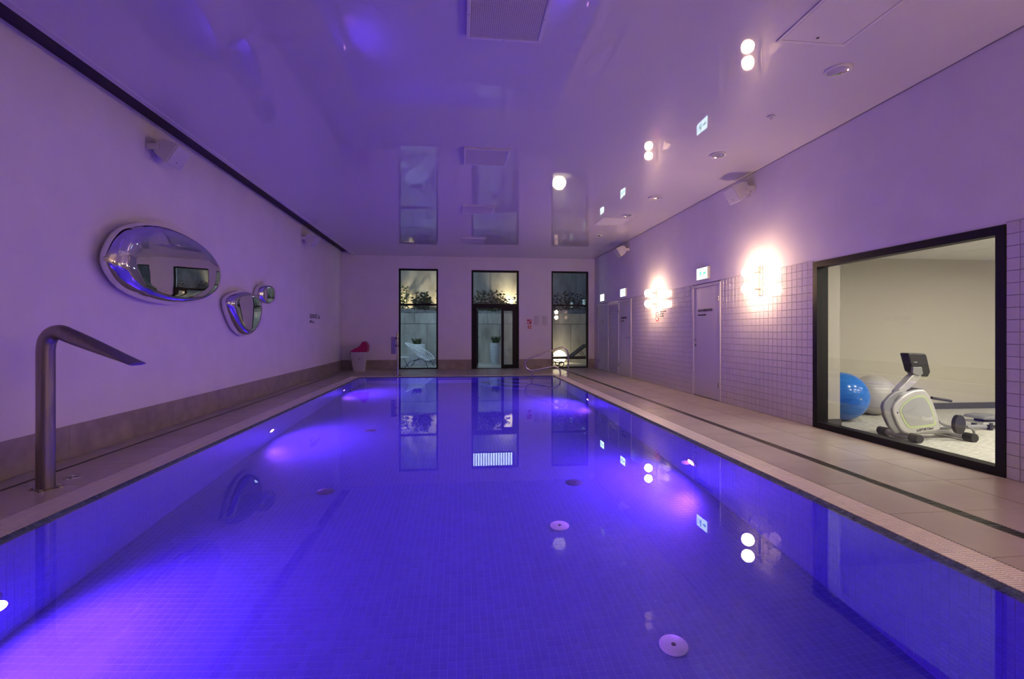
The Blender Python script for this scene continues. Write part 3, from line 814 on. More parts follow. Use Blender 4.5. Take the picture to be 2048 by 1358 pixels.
for (x0, x1, y0, y1, lab) in ((2.63, 3.245, 3.17, 3.78, 'white access hatch in the ceiling beside the nearest downlight'), (3.02, 3.665, 10.0, 10.68, 'white access hatch in the far ceiling above the doors')):
    root = tag(empty('access_hatch', (x0, y0, ZC)), lab, 'hatch', 'ceiling access hatches')
    A, B_ = x1 - x0, y1 - y0; e = 0.03; b = MB()
    b.box(0, A, 0, e, -0.008, 0); b.box(0, A, B_ - e, B_, -0.008, 0); b.box(0, e, e, B_ - e, -0.008, 0); b.box(A - e, A, e, B_ - e, -0.008, 0)
    b.build('frame', M['white_plastic'], root, bevel=0.002)
    MB().box(e + 0.004, A - e - 0.004, e + 0.004, B_ - e - 0.004, -0.006, 0).build('panel', M['white_plastic'], root)
    MB().lathe([(0.012, -0.0085), (0.012, -0.006)], 12, (A*0.5, B_ - 0.09, 0)).build('lock', M['drain'], root)
def downlight(x, y, lab, r=0.115):
    root = tag(empty('downlight', (x, y, ZC)), lab, 'downlight', 'unlit recessed downlights')
    MB().lathe([(r*0.74, -0.002), (r*0.78, -0.014), (r*0.92, -0.018), (r, -0.010), (r, 0.0)], 32, cap=False).build('trim_ring', M['white_plastic'], root, True)
    MB().lathe([(r*0.76, -0.012), (r*0.66, -0.006), (r*0.35, -0.003), (0.004, -0.002)], 28, cap=False).build('reflector', M['lens'], root, True)
    return root
for x, y, lab in ((3.49, 4.13, 'unlit round downlight nearest the viewer'), (3.52, 6.28, 'unlit round downlight, second from the viewer'),
                  (3.50, 8.40, 'unlit round downlight, third from the viewer'), (3.46, 9.72, 'unlit round downlight beside the far hatch'), (3.46, 11.87, 'unlit round downlight nearest the end wall')):
    downlight(x, y, lab)
root = tag(empty('smoke_detector', (3.49, 5.10, ZC)), 'small round white sensor between the two nearest downlights', 'sensor')
MB().lathe([(0.042, 0.0), (0.042, -0.010), (0.034, -0.016), (0.020, -0.018), (0.020, -0.028), (0.004, -0.032)], 24).build('housing', M['white_plastic'], root, True)
MB().lathe([(0.009, -0.0335), (0.009, -0.031)], 12).build('sensor_eye', M['lens'], root)

# ================================================================== BACK WALL FITTINGS
def board(name, x0, x1, z0, z1, lab, cat, m):
    root = tag(empty(name, ((x0+x1)/2, YB, (z0+z1)/2)), lab, cat)
    a, c = (x1-x0)/2, (z1-z0)/2
    MB().box(-a, a, -0.006, 0, -c, c).build('panel', m, root)
    return root, a, c
r_, a, c = board('fire_sign', 2.187, 2.337, 1.463, 1.61, 'square red and white fire sign right of the open glass door', 'sign', M['red'])
b = MB()
fnB = lambda u, v, d: (u*a, d, v*c)
for poly in ([(-0.8, -0.8), (-0.35, -0.8), (-0.35, 0.3), (-0.8, 0.3)], [(-0.2, -0.7), (0.15, -0.3), (-0.05, 0.2), (-0.2, 0.0)], [(0.3, 0.7), (0.75, 0.7), (0.75, 0.2), (0.3, 0.2)]):
    b.prism(poly, fnB, -0.0065, -0.0075)
b.build('white_pictogram', M['white_print'], r_)
root = tag(empty('fire_call_point', (2.27, YB, 1.364)), 'small red fire alarm button under the fire sign', 'alarm button')
MB().box(-0.05, 0.05, -0.035, 0, -0.05, 0.05).build('box', M['red'], root, bevel=0.004)
MB().box(-0.026, 0.026, -0.038, -0.035, -0.026, 0.026).build('button_plate', M['white_print'], root)
for x0, x1, lab in ((2.41, 2.615, 'white notice sheet nearer the red fire sign'), (2.675, 2.885, 'white notice sheet nearer the lounger window')):
    r_, a, c = board('notice_sheet', x0, x1, 1.40, 1.745, lab, 'notice', M['paper'])
    b = MB()
    for k in range(13):
        wl = a * (0.85 if k % 4 else 0.55)
        b.box(-a*0.85, -a*0.85 + 2*wl*random.uniform(0.75, 1.0), -0.0075, -0.0062, c*0.80 - k*c*0.125, c*0.80 - k*c*0.125 + 0.008)
    o = b.build('print', M['acrylic'], r_); o['kind'] = 'stuff'

# ================================================================== DECK THINGS
# water spout
sy = 4.05; sx = -3.15
root = tag(empty('water_spout', (sx, sy, 0)), 'tall swan-neck brushed steel water spout at the pool edge', 'water spout')
path = [(0, 0, 0.0), (0, 0, 0.4), (0, 0, 0.8), (0, 0, 1.06)]
bend = catmull([(0, 0, 1.06), (0.012, 0, 1.135), (0.05, 0, 1.185), (0.105, 0, 1.198), (0.16, 0, 1.175)], 6, False)
tip = Vector((0.655, 0, 0.950))
path += [tuple(p) for p in bend[1:]]
st = Vector(path[-1])
for k in range(1, 11): path.append(tuple(st.lerp(tip, k / 10)))
tot = len(path)
def rad(q):
    i = q * (tot - 1)
    k = max(0, (i - (tot - 11)) / 10); return 0.057
def flat(q):
    i = q * (tot - 1); k = max(0.0, (i - (tot - 11)) / 10)
    return (1 + 0.75 * k, 1 - 0.80 * k**1.5)
mb = MB(); mb.tube(path, rad, 28, flat=flat); mb.build('spout_tube', M['brushed'], root, True)
MB().lathe([(0.064, 0), (0.064, 0.008), (0.058, 0.012)], 28).build('base_collar', M['brushed'], root, True)
for a in (20, 110, 200, 290):
    x = 0.085*math.cos(math.radians(a)); y = 0.085*math.sin(math.radians(a))
    MB().lathe([(0.020, 0), (0.020, 0.008), (0.011, 0.010), (0.011, 0.02), (0.004, 0.024)], 12, (x, y, 0)).build('anchor_bolt', M['steel'], root, True)
root = tag(empty('floor_outlet', (-3.177, 4.345, 0)), 'small round steel floor outlet ring beside the spout', 'outlet')
MB().lathe([(0.038, 0), (0.040, 0.005), (0.055, 0.006), (0.058, 0.0)], 28, cap=False).build('ring', M['chrome'], root, True)
MB().lathe([(0.038, 0.001), (0.038, 0.002)], 24).build('cover', M['drain'], root)
MB().lathe([(0.012, 0), (0.012, 0.018), (0.006, 0.02)], 12).build('knob', M['chrome'], root, True)

# handrail
RY = 12.80
hp = lambda x, y: onY(1000 + x*0.11778, 660 + y*0.11778, RY)
base = onY(1136.6, 751, RY); base.z = 0
root = tag(empty('pool_handrail', base), 'looped steel handrail at the far pool corner', 'handrail')
rel = lambda p: tuple(p - base)
main = catmull([(1158, 775), (1160, 600), (1162, 430), (1150, 370), (1110, 310), (1060, 292), (1010, 308), (800, 378), (600, 448), (490, 488), (445, 515), (425, 560), (435, 610), (470, 660), (540, 688)], 5, False) if False else None
pts = [(1158, 780), (1158, 600), (1160, 430), (1146, 362), (1108, 308), (1060, 292), (1005, 306), (800, 378), (600, 448), (495, 486), (446, 518), (426, 562), (436, 614), (474, 664), (540, 688), (640, 672), (780, 645), (880, 626), (945, 625), (992, 650), (1018, 694), (1024, 740), (1024, 780)]
pp = [rel(hp(*p)) for p in pts]
pp[0] = (pp[0][0], 0, 0.0); pp[-1] = (pp[-1][0], 0, 0.0)
sm = [tuple(p) for p in catmull(pp, 4, False)]
MB().tube(sm, 0.0215, 12).build('rail_tube', M['steel'], root, True)
j = rel(hp(540, 688))
MB().tube([j, (j[0], 0, -0.45)], 0.019, 10).build('support_post', M['steel'], root, True)
for x in (pp[0][0], pp[-1][0]):
    MB().lathe([(0.045, 0), (0.045, 0.008), (0.026, 0.012)], 16, (x, 0, 0)).build('floor_flange', M['chrome'], root, True)

# post with plate
pbase = onZ(795, 752, 0); pbase.z = 0
root = tag(empty('steel_post', pbase), 'slim steel post with a hanging plate at the far pool edge', 'post')
MB().tube([(0, 0, 0), (0, 0, 1.20)], 0.026, 14).build('pole', M['steel'], root, True)
MB().box(-0.17, -0.045, -0.012, 0.012, 0.60, 1.07).build('plate', M['panel_grey'], root, bevel=0.004)
for z in (0.80, 1.0): MB().box(-0.06, 0.035, -0.02, 0.02, z, z + 0.05).build('clamp', M['drain'], root, bevel=0.004)
MB().box(-0.11, 0.11, -0.07, 0.07, 0, 0.012).build('foot_plate', M['steel'], root, bevel=0.003)
for x in (-0.08, 0.08): MB().lathe([(0.018, 0.012), (0.018, 0.03), (0.008, 0.036)], 10, (x, -0.04, 0)).build('bolt', M['drain'], root)

# waste bin
by = 15.20
bc = onY(718, 744, by); bc.z = 0
root = tag(empty('waste_bin', bc), 'white bin with magenta swing lid in the far corner', 'bin')
q = lambda x, y: onY(660 + x*0.08838, 650 + y*0.08838, by) - bc
top = q(480, 615); k1 = q(820, 615); bo0 = q(545, 1060); bo1 = q(785, 1060)
zt_ = top.z
def rr(x0, x1, y0, y1, z, r=0.03):
    out = []
    for cx, cy, a0 in ((x1-r, y1-r, 0), (x0+r, y1-r, 90), (x0+r, y0+r, 180), (x1-r, y0+r, 270)):
        for k in range(4):
            a = math.radians(a0 + k*30); out.append((cx + r*math.cos(a), cy + r*math.sin(a), z))
    return out
MB().loft([rr(bo0.x, bo1.x, -0.14, 0.14, 0.0), rr(top.x, k1.x, -0.19, 0.19, zt_)]).build('body', M['bin'], root, True)
MB().loft([rr(top.x - 0.012, k1.x + 0.012, -0.2, 0.2, zt_ - 0.06), rr(top.x - 0.012, k1.x + 0.012, -0.2, 0.2, zt_ + 0.005)]).build('rim', M['bin'], root, True)
lidp = [(462, 608), (505, 578), (545, 548), (600, 520), (660, 494), (700, 455), (722, 425), (745, 384), (775, 370), (810, 374), (840, 402), (860, 440), (876, 490), (870, 550), (858, 608)]
lid_pts = [(q(*p).x, q(*p).z) for p in lidp]
MB().prism(lid_pts, lambda u, v, d: (u, d, v), -0.17, 0.17).build('swing_lid', M['magenta'], root, bevel=0.015)
ctr = q(688, 755)
b = MB(); b.M = Matrix.Translation((ctr.x, -0.185, ctr.z)) @ Matrix.Rotation(math.radians(90), 4, 'X')
b.lathe([(0.022, 0.0), (0.036, 0.0), (0.036, 0.004), (0.022, 0.004)], 3, cap=False); b.build('recycling_emblem', M['ink'], root)
MB().box(top.x - 0.008, top.x + 0.03, -0.212, -0.19, zt_ - 0.05, zt_ - 0.02).build('lid_catch', M['ink'], root)

# ================================================================== GYM BEHIND THE WINDOW
GX0, GX1, GY0, GY1, GZ = XR + 0.16, 10.5, 0.8, 6.76, 2.33
b = MB(); b.box(GX0 - 0.16, GX1, GY0, GY1 + 0.3, -0.2, 0.0)
tag(b.build('floor_gym', M['carpet']), 'pale streaky carpet in the gym behind the window', 'floor', kind='structure')
wg = tag(empty('wall_gym', (GX0, GY1, 0)), 'greige gym wall behind the window', 'wall', kind='structure')
MB().box(0, GX1 - GX0, 0, 0.15, 0, 2.6).build('end_wall', M['gym_wall'], wg)
MB().box(GX1 - GX0, GX1 - GX0 + 0.15, GY0 - GY1, 0.15, 0, 2.6).build('far_side_wall', M['gym_wall'], wg)
MB().box(0, GX1 - GX0, GY0 - GY1 - 0.15, GY0 - GY1, 0, 2.6).build('near_wall', M['gym_wall'], wg)
MB().box(0.0, 4.81 - GX0, 5.66 - GY1, 0.0, 0, 2.6).build('pier', M['gym_wall'], wg)
MB().box(0.008, GX1 - GX0, -0.012, 0, 0, 0.095).build('skirting', M['gym_skirt'], wg)
MB().box(0.0, 4.81 - GX0 + 0.012, 5.66 - GY1 - 0.012, -0.02, 0, 0.095).build('pier_skirting', M['gym_skirt'], wg)
cg = tag(empty('ceiling_gym', (GX0, GY0, GZ)), 'white tiled gym ceiling behind the window', 'ceiling', kind='structure')
MB().box(-0.0, GX1 - GX0, 0, GY1 - GY0, 0.012, 0.2).build('ceiling_slab', M['grout'], cg)
x = GX0; tmg = {}
for i in range(5):
    for j in range(5):
        x0, x1 = i*1.2, min((i+1)*1.2, GX1 - GX0); y0, y1 = (GY1-GY0) - (j+1)*1.2, (GY1-GY0) - j*1.2
        y0 = max(y0, 0)
        MB().box(x0 + 0.003, x1 - 0.003, y0 + 0.003, y1 - 0.003, 0.0, 0.014).build('ceiling_tile', M['gym_ceiling'], cg)
rows_ = ('row against the pool wall', 'second row from the pool wall', 'third row from the pool wall', 'row farthest from the pool wall')
for i, x in enumerate((5.3, 6.5, 7.7, 8.9)):
    for j, y in enumerate((1.7, 3.0, 4.3)):
        root = tag(empty('gym_downlight', (x, y, GZ)), 'small lit round gym downlight, %s, %s from the end wall' % (rows_[i], ('third', 'second', 'first')[j]), 'downlight', 'lit downlights in the gym')
        MB().lathe([(0.085, -0.002), (0.11, -0.01), (0.115, 0.0)], 20, cap=False).build('trim_ring', M['white_plastic'], root, True)
        MB().lathe([(0.087, -0.004), (0.087, -0.003)], 20).build('lens', M['gym_lamp'], root)

def gym_ball(pc, r, m, lab, ypl):
    c = onY(*pc, ypl); root = tag(empty('exercise_ball', (c.x, c.y, 0)), lab, 'exercise ball', 'exercise balls in the gym')
    MB().ball((0, 0, r), r, n=40, m=26).build('skin', m, root, True)
    b = MB()
    for k in range(-4, 5):
        th = k * 0.17; rr_ = r * math.cos(th) + 0.0008; z = r + r * math.sin(th)
        b.tube([(rr_*math.cos(2*math.pi*i/40), rr_*math.sin(2*math.pi*i/40), z) for i in range(40)], 0.002, 5, closed=True)
    b.build('ribs', m, root, True)
    MB().ball((0, -r, r), 0.012, n=10, m=6).build('valve', M['white_plastic'], root, True)
gym_ball((1682, 790), 0.325, M['ball_blue'], 'shiny blue exercise ball half hidden by the gym pier', 6.06)
gym_ball((1746, 793), 0.285, M['ball_silver'], 'silver grey exercise ball beside the blue one', 6.42)

# exercise bike
YF, YK = 4.80, 4.92
z7 = lambda x, y, Y=YF: onY(1660 + x*0.20619, 680 + y*0.20619, Y)
bo = Vector((4.92, 4.94, 0))
root = tag(empty('exercise_bike', bo), 'silver exercise bike with black console in the gym', 'exercise bike')
def bp(pix, Y=YF): return [((z7(x, y, Y) - bo).x, (z7(x, y, Y) - bo).z) for x, y in pix]
fnY = lambda u, v, d: (u, d, v)
shell = bp([(612,700),(620,645),(650,600),(720,535),(800,495),(895,480),(945,505),(995,585),(1035,690),(1065,800),(1076,868),(1000,890),(850,908),(765,915),(710,895),(655,810)])
sh = [tuple(p)[:2] for p in catmull([(u, v, 0) for u, v in shell], 3)]
MB().prism(sh, fnY, YF - bo.y, YK - bo.y).build('side_shell', M['silver'], root, bevel=0.018)
cy_ = sum(v for u, v in sh)/len(sh); cx_ = sum(u for u, v in sh)/len(sh)
inner = [(cx_ + (u-cx_)*0.76 + 0.012, cy_ + (v-cy_)*0.74 + 0.005) for u, v in sh]
MB().prism(inner, fnY, YF - bo.y - 0.003, YF - bo.y + 0.01).build('lime_panel', M['lime'], root)
inner2 = [(cx_ + (u-cx_)*0.67 + 0.012, cy_ + (v-cy_)*0.64 + 0.008) for u, v in sh]
MB().prism(inner2, fnY, YF - bo.y - 0.005, YF - bo.y).build('pale_panel', M['pale_panel'], root)
rim = bp([(530,655),(545,605),(600,545),(650,505),(705,490),(740,500),(660,575),(625,640),(615,700),(660,830),(720,905),(655,915),(590,840),(545,740)])
MB().prism(rim, fnY, YF - bo.y + 0.02, YF - bo.y + 0.065).build('rear_casing', M['silver_dark'], root, bevel=0.015)
mast = bp([(630,495),(690,430),(760,355),(800,318),(870,305),(880,330),(830,395),(760,465),(690,540),(640,560)], YF + 0.08)
MB().prism(mast, fnY, YF - bo.y + 0.05, YF - bo.y + 0.13).build('mast', M['silver'], root, bevel=0.012)
con = bp([(752,133),(762,127),(915,130),(930,145),(970,310),(945,358),(855,352),(800,305)], YF + 0.06)
MB().prism(con, fnY, YF - bo.y + 0.05, YF - bo.y + 0.16).build('console', M['black_plastic'], root, bevel=0.012)
brk = bp([(800,262),(885,262),(900,330),(860,350),(795,320)], YF + 0.04)
MB().prism(brk, fnY, YF - bo.y + 0.03, YF - bo.y + 0.06).build('console_bracket', M['silver_dark'], root, bevel=0.006)
cap_ = bp([(732,500),(760,478),(830,466),(880,470),(890,484),(800,496),(740,515)], YF + 0.05)
MB().prism(cap_, fnY, YF - bo.y + 0.03, YF - bo.y + 0.17).build('top_cap', M['black_plastic'], root, bevel=0.008)
hb = [z7(985, 560, 4.90) - bo, z7(1060, 572, 4.90) - bo, z7(1175, 592, 4.90) - bo]
MB().tube([tuple(p) for p in hb], 0.016, 10).build('handlebar', M['black_plastic'], root, True)
def stab(x, y0, y1):
    MB().tube([(x, y0, 0.045), (x, y1, 0.045)], 0.035, 14).build('stabiliser', M['silver'], root, True)
    for ya, yb in ((y0 - 0.05, y0 + 0.05), (y1 - 0.05, y1 + 0.05)):
        MB().tube([(x, ya, 0.047), (x, yb, 0.047)], 0.047, 14).build('end_cap', M['black_plastic'], root, True)
stab(0.0, -0.20, 0.20); stab(0.64, -0.22, 0.22)
MB().box(0.0, 0.66, -0.04, 0.04, 0.05, 0.10).build('base_beam', M['silver'], root, bevel=0.01)
MB().tube([(0.45, -0.03, 0.12), (0.62, -0.03, 0.12), (1.15, 0.05, 0.10)], 0.025, 10).build('seat_rail', M['silver_dark'], root, True)
# pedal with strap
pc = z7(1255, 820, 4.74) - bo
MB().tube([(pc.x, pc.y - 0.012, pc.z), (pc.x, pc.y + 0.03, pc.z)], 0.075, 20, flat=lambda q: (1.4, 0.9)).build('pedal', M['black_plastic'], root, True)
MB().tube([(pc.x, pc.y + 0.02, pc.z - 0.06), (pc.x - 0.1, pc.y + 0.06, pc.z - 0.02), (pc.x - 0.17, pc.y + 0.07, pc.z + 0.02)], 0.014, 8).build('crank', M['silver_dark'], root, True)
sp = [z7(1330, 840, 4.74) - bo, z7(1385, 870, 4.74) - bo, z7(1405, 935, 4.74) - bo]
MB().tube([tuple(p) for p in catmull([tuple(p) for p in sp], 4, False)], 0.012, 6).build('pedal_strap', M['silver_dark'], root, True)
t0 = z7(890, 775) - bo; text('Condi', 0.052, M['white_print'], root, (t0.x, YF - bo.y - 0.006, t0.z), ROT_B)
t0 = z7(875, 770) - bo; text('e', 0.04, M['lime'], root, (t0.x - 0.02, YF - bo.y - 0.006, t0.z), ROT_B)
t0 = z7(840, 890) - bo; text('inSPORTline', 0.040, M['ink'], root, (t0.x, YF - bo.y - 0.0015, t0.z), (math.radians(90), math.radians(-7), 0), sx=1.0)
t0 = z7(805, 218, YF + 0.06) - bo; text('Condi', 0.016, M['white_print'], root, (t0.x, YF - bo.y + 0.048, t0.z), ROT_B)
t0 = z7(700, 425, YF + 0.08) - bo; text('Condi', 0.036, M['panel_grey'], root, (t0.x, YF - bo.y + 0.048, t0.z), (math.radians(90), math.radians(-50), 0))
hole = z7(655, 706) - bo
b = MB(); b.tube([(hole.x, YF - bo.y - 0.002, hole.z), (hole.x, YF - bo.y + 0.01, hole.z)], 0.009, 12); b.build('adjust_hole', M['ink'], root)
for k in range(5):
    p = z7(740 + 22*k, 690 - 14*k) - bo
    MB().box(p.x, p.x + 0.05 - 0.004*k, YF - bo.y - 0.007, YF - bo.y - 0.004, p.z - 0.004, p.z).build('grille_bar', M['silver_dark'], root)

# low bench with padded top
bb_ = onZ(1975, 862, 0)
root = tag(empty('workout_bench', bb_), 'low grey padded bench behind the exercise bike pedal', 'bench')
prof = [(0.0, 0.165), (0.03, 0.20), (0.15, 0.215), (0.30, 0.205), (0.50, 0.18), (0.75, 0.185), (1.05, 0.20), (1.05, 0.16), (0.75, 0.145), (0.50, 0.14), (0.25, 0.155)]
MB().prism(prof, lambda u, v, d: (u - 0.05, d, v - 0.03), 0.0, 0.26).build('pad', M['pad'], root, bevel=0.015)
MB().box(0.05, 1.0, 0.08, 0.20, 0.08, 0.12).build('underframe', M['black_plastic'], root)
MB().box(-0.02, 0.22, 0.03, 0.25, 0.07, 0.10).build('foot_plate', M['silver'], root)
for x in (0.08, 0.95):
    for y in (0.04, 0.22): MB().box(x - 0.02, x + 0.02, y - 0.02, y + 0.02, 0, 0.09).build('leg', M['black_plastic'], root)

# ================================================================== PATIO
PY = YB + 0.30
pf = tag(empty('floor_patio', (0, PY, 0)), 'pale paved patio outside the end windows', 'floor', kind='structure')
MB().box(-7, 8, -0.31, 5.2, -0.25, -0.032).build('substrate', M['grout'], pf)
pm = tile_mesh('paving_slab', 0.794, 0.794, M['paving'], axz, 0.02, 0.003)
for i in range(18):
    for j in range(5): inst('paving_slab', pm, pf, (-6.8 + i*0.8, -0.29 + j*0.8, -0.032))
# retaining wall of concrete panels
RWY = 19.35
rw = tag(empty('wall_patio_low', (0, RWY, 0)), 'low concrete retaining wall of stacked panels on the patio', 'wall', kind='structure')
MB().box(-7, 8, 0.05, 0.12, -0.2, 1.93).build('core', M['grout'], rw)
xo = -7.1
while xo < 7.9:
    wdt = 1.45
    MB().box(xo + 0.006, xo + wdt - 0.006, 0, 0.05, -0.03, 1.515).build('concrete_panel', M['concrete'], rw, bevel=0.006); xo += wdt
xo = -7.6
while xo < 7.9:
    MB().box(xo + 0.006, xo + 2.9 - 0.006, 0, 0.05, 1.53, 1.95).build('concrete_panel', M['concrete'], rw, bevel=0.006); xo += 2.9
UWY = 20.9
uw = tag(empty('wall_patio_high', (0, UWY, 0)), 'tall concrete wall rising behind the planted gravel bed', 'wall', kind='structure')
MB().box(-8, 9, 0.03, 0.3, 1.2, 6.5).build('core', M['grout'], uw)
xo = -8.2
while xo < 8.9:
    for z0 in (1.5, 4.2): MB().box(xo + 0.006, xo + 1.9 - 0.006, 0, 0.05, z0 + 0.006, z0 + 2.69).build('concrete_panel', M['concrete'], uw, bevel=0.006)
    xo += 1.9
sw = MB(); sw.box(-7.2, -7, PY, UWY, -0.2, 6.5); tag(sw.build('wall_patio_side', M['concrete']), 'concrete side wall of the patio beyond the white chair', 'wall', kind='structure')
sw = MB(); sw.box(8, 8.2, PY, UWY, -0.2, 6.5); tag(sw.build('wall_patio_end', M['concrete']), 'concrete side wall of the patio beyond the sun lounger', 'wall', kind='structure')
# gravel bed
b = MB(); N1, N2 = 120, 14
vz = lambda i, j: 1.93 + 0.17 * math.sin(math.pi * j / N2) + 0.05 * math.sin(i * 0.35) + 0.015 * math.sin(i * 2.1 + j)
k0 = b._add([(-7 + 15*i/N1, RWY + 0.125 + (UWY - RWY - 0.13)*j/N2, vz(i, j)) for j in range(N2 + 1) for i in range(N1 + 1)])
for j in range(N2):
    for i in range(N1):
        a = k0 + j*(N1+1) + i; b.f.append((a, a+1, a+N1+2, a+N1+1))
bed = b.build('gravel_bed', M['gravel'])
tag(bed, 'pale gravel bed on top of the low patio wall', 'gravel', kind='stuff')
pbm = MB()
for k in range(2600):
    x = random.uniform(-2.8, 6.0); y = random.uniform(RWY + 0.16, RWY + 0.9); r = random.uniform(0.018, 0.045)
    jf = (y - RWY - 0.05) / (UWY - RWY - 0.05) * N2; z = 1.93 + 0.17 * math.sin(math.pi*jf/N2) + 0.05*math.sin((x + 7)/15*N1*0.35)
    q0 = pbm._add([(x-r, y, z), (x, y-r, z), (x+r, y, z), (x, y+r, z), (x, y, z+r*0.8)])
    pbm.f += [(q0, q0+1, q0+4), (q0+1, q0+2, q0+4), (q0+2, q0+3, q0+4), (q0+3, q0, q0+4)]
o = pbm.build('pebbles', M['gravel'], bed); o['kind'] = 'stuff'

def leaf_cloud(mb, c, rx, ry, rz, n, size, droop=0.3):
    for k in range(n):
        while True:
            u = Vector((random.uniform(-1, 1), random.uniform(-1, 1), random.uniform(-0.6, 1)))
            if 0.25 < u.length < 1: break
        p = Vector((c[0] + u.x*rx, c[1] + u.y*ry, c[2] + u.z*rz))
        d = Vector((random.gauss(0, 1), random.gauss(0, 1), random.gauss(0, 0.6) - droop)).normalized()
        s_ = d.cross(Vector((random.gauss(0, 1), random.gauss(0, 1), random.gauss(0, 1)))).normalized()
        L_ = size * random.uniform(0.7, 1.3); W_ = L_ * 0.28
        q0 = mb._add([p, p + d*L_*0.5 + s_*W_, p + d*L_, p + d*L_*0.5 - s_*W_]); mb.f.append((q0, q0+1, q0+2, q0+3))
def bush(x, y, z, rx, ry, rz, n, lab, m='leaf', size=0.13):
    root = tag(empty('bush', (x, y, z)), lab, 'bush', 'bushes in the gravel bed')
    st_ = MB()
    for k in range(7):
        a = random.uniform(0, 6.28); e = (rx*0.7*math.cos(a), ry*0.6*math.sin(a), rz*random.uniform(0.7, 1.3))
        st_.tube([(0, 0, -0.05), (e[0]*0.5, e[1]*0.5, e[2]*0.45), e], lambda q: 0.018*(1 - 0.7*q), 6)
    st_.build('stem', M['bark'], root, True)
    lm = MB(); leaf_cloud(lm, (0, 0, rz*0.55), rx, ry, rz, n, size)
    o = lm.build('foliage', M[m], root); o['kind'] = 'stuff'
bush(-1.55, 20.1, 2.05, 0.42, 0.4, 0.55, 420, 'low dark bush seen through the wire chair window', size=0.14)
bush(-2.32, 20.3, 2.0, 0.28, 0.35, 0.8, 170, 'thin leafy shrub at the outer edge of the wire chair window', 'leaf_light')
bush(-0.58, 20.05, 2.0, 0.40, 0.4, 1.15, 330, 'tall leafy shrub beside the wire chair window frame', 'leaf_light')
bush(1.25, 20.1, 2.05, 0.85, 0.4, 0.62, 520, 'wide dark bush seen above the open glass door')
bush(2.65, 20.1, 2.05, 0.4, 0.4, 0.62, 240, 'dark bush at the corner of the pane above the door')
bush(4.6, 20.2, 2.05, 0.9, 0.4, 0.6, 300, 'dark bush seen through the lounger window')

def ribbed_pot(x, y, r, h, m, lab, plant, n):
    root = tag(empty('ribbed_pot', (x, y, -0.01)), lab, 'pot', 'ribbed patio pots')
    prof = []
    N_ = 44
    for i in range(N_ + 1):
        t_ = i / N_; rr_ = r * (0.60 + 0.40 * math.sin(math.pi * (0.08 + 0.62 * t_)) ** 0.9) * (1.0 if t_ < 0.9 else 1.0)
        prof.append((rr_ + 0.006 * math.sin(t_ * 2 * math.pi * 14), t_ * h))
    rt = prof[-1][0]
    prof += [(rt - 0.03, h), (rt - 0.035, h - 0.06)]
    MB().lathe(prof, 32).build('vessel', M[m], root, True)
    MB().lathe([(rt - 0.03, h - 0.07), (rt - 0.03, h - 0.05)], 24).build('soil', M['soil'], root)
    lv = MB()
    for k in range(n):
        a = random.uniform(0, 6.28); ln = random.uniform(0.7, 1.15) * plant; bx_ = 0.1*math.cos(a); by_ = 0.1*math.sin(a)
        sp_ = random.uniform(0.2, 0.75) * plant
        p0 = Vector((bx_, by_, h - 0.05)); p1 = p0 + Vector((sp_*0.4*math.cos(a), sp_*0.4*math.sin(a), ln*0.7)); p2 = p0 + Vector((sp_*math.cos(a), sp_*math.sin(a), ln))
        s_ = Vector((-math.sin(a), math.cos(a), 0)) * 0.018
        q0 = lv._add([p0 - s_, p0 + s_, p1 + s_*1.1, p1 - s_*1.1, p2]); lv.f += [(q0, q0+1, q0+2, q0+3), (q0+3, q0+2, q0+4)]
    o = lv.build('leaves', M['leaf'], root); o['kind'] = 'stuff'
    return root
p1 = onZ(834, 731, -0.01); ribbed_pot(p1.x, p1.y, 0.30, 0.78, 'pot', 'tall white ribbed pot behind the wire chair', 0.25, 44)
p2 = onZ(992, 728, -0.01); ribbed_pot(p2.x, p2.y, 0.235, 0.80, 'pot_grey', 'tall grey ribbed pot outside the open door', 0.30, 60)
p3 = onZ(885, 728, -0.01); ribbed_pot(p3.x, p3.y, 0.24, 0.55, 'pot', 'ribbed pot with spiky plant at the chair window edge', 0.45, 46)

# wire lounge chair
def wire_chair(name, loc, rz, mf, mc, lab, sc=1.0):
    root = tag(empty(name, loc, (0, 0, rz)), lab, 'chair'); root.scale = (sc, sc, sc)
    N_ = 40; rimp = []; inn = []
    for i in range(N_):
        a = 2*math.pi*i/N_; u = math.cos(a); v = math.sin(a)
        # x forward (seat front), z up: bowl leaning back
        x = -0.05 - 0.50*u*1.0; y = 0.40*v*(1 - 0.10*u); z = 0.56 + 0.27*u + 0.05*v*v
        rimp.append((x, y, z)); inn.append((0.02 - 0.10*u, 0.085*v, 0.30 + 0.03*u))
    MB().tube(rimp, 0.015, 8, closed=True).build('rim', M[mc], root, True)
    MB().tube(inn, 0.010, 8, closed=True).build('seat_ring', M[mf], root, True)
    b = MB()
    for i in range(N_):
        p, q_ = Vector(rimp[i]), Vector(inn[i]); md = (p + q_) * 0.5 + Vector((0, 0, -0.055))
        b.tube([tuple(p), tuple(md), tuple(q_)], 0.008, 5)
    o = b.build('cords', M[mc], root, True); o['kind'] = 'stuff'
    for (a, f_) in (((0.30, 0.30, 0.28), (0.36, 0.34, 0.0)), ((0.30, -0.30, 0.28), (0.36, -0.34, 0.0)), ((-0.32, 0.26, 0.36), (-0.46, 0.32, 0.0)), ((-0.32, -0.26, 0.36), (-0.46, -0.32, 0.0))):
        MB().tube([(0.02 if a[0] > 0 else -0.04, a[1]*0.25, 0.29), a if False else ((a[0]+f_[0])/2*0.8, (a[1]+f_[1])/2*0.8, 0.2), f_], 0.011, 8).build('leg', M[mf], root, True)
    return root
cb = onZ(842, 737, -0.01)
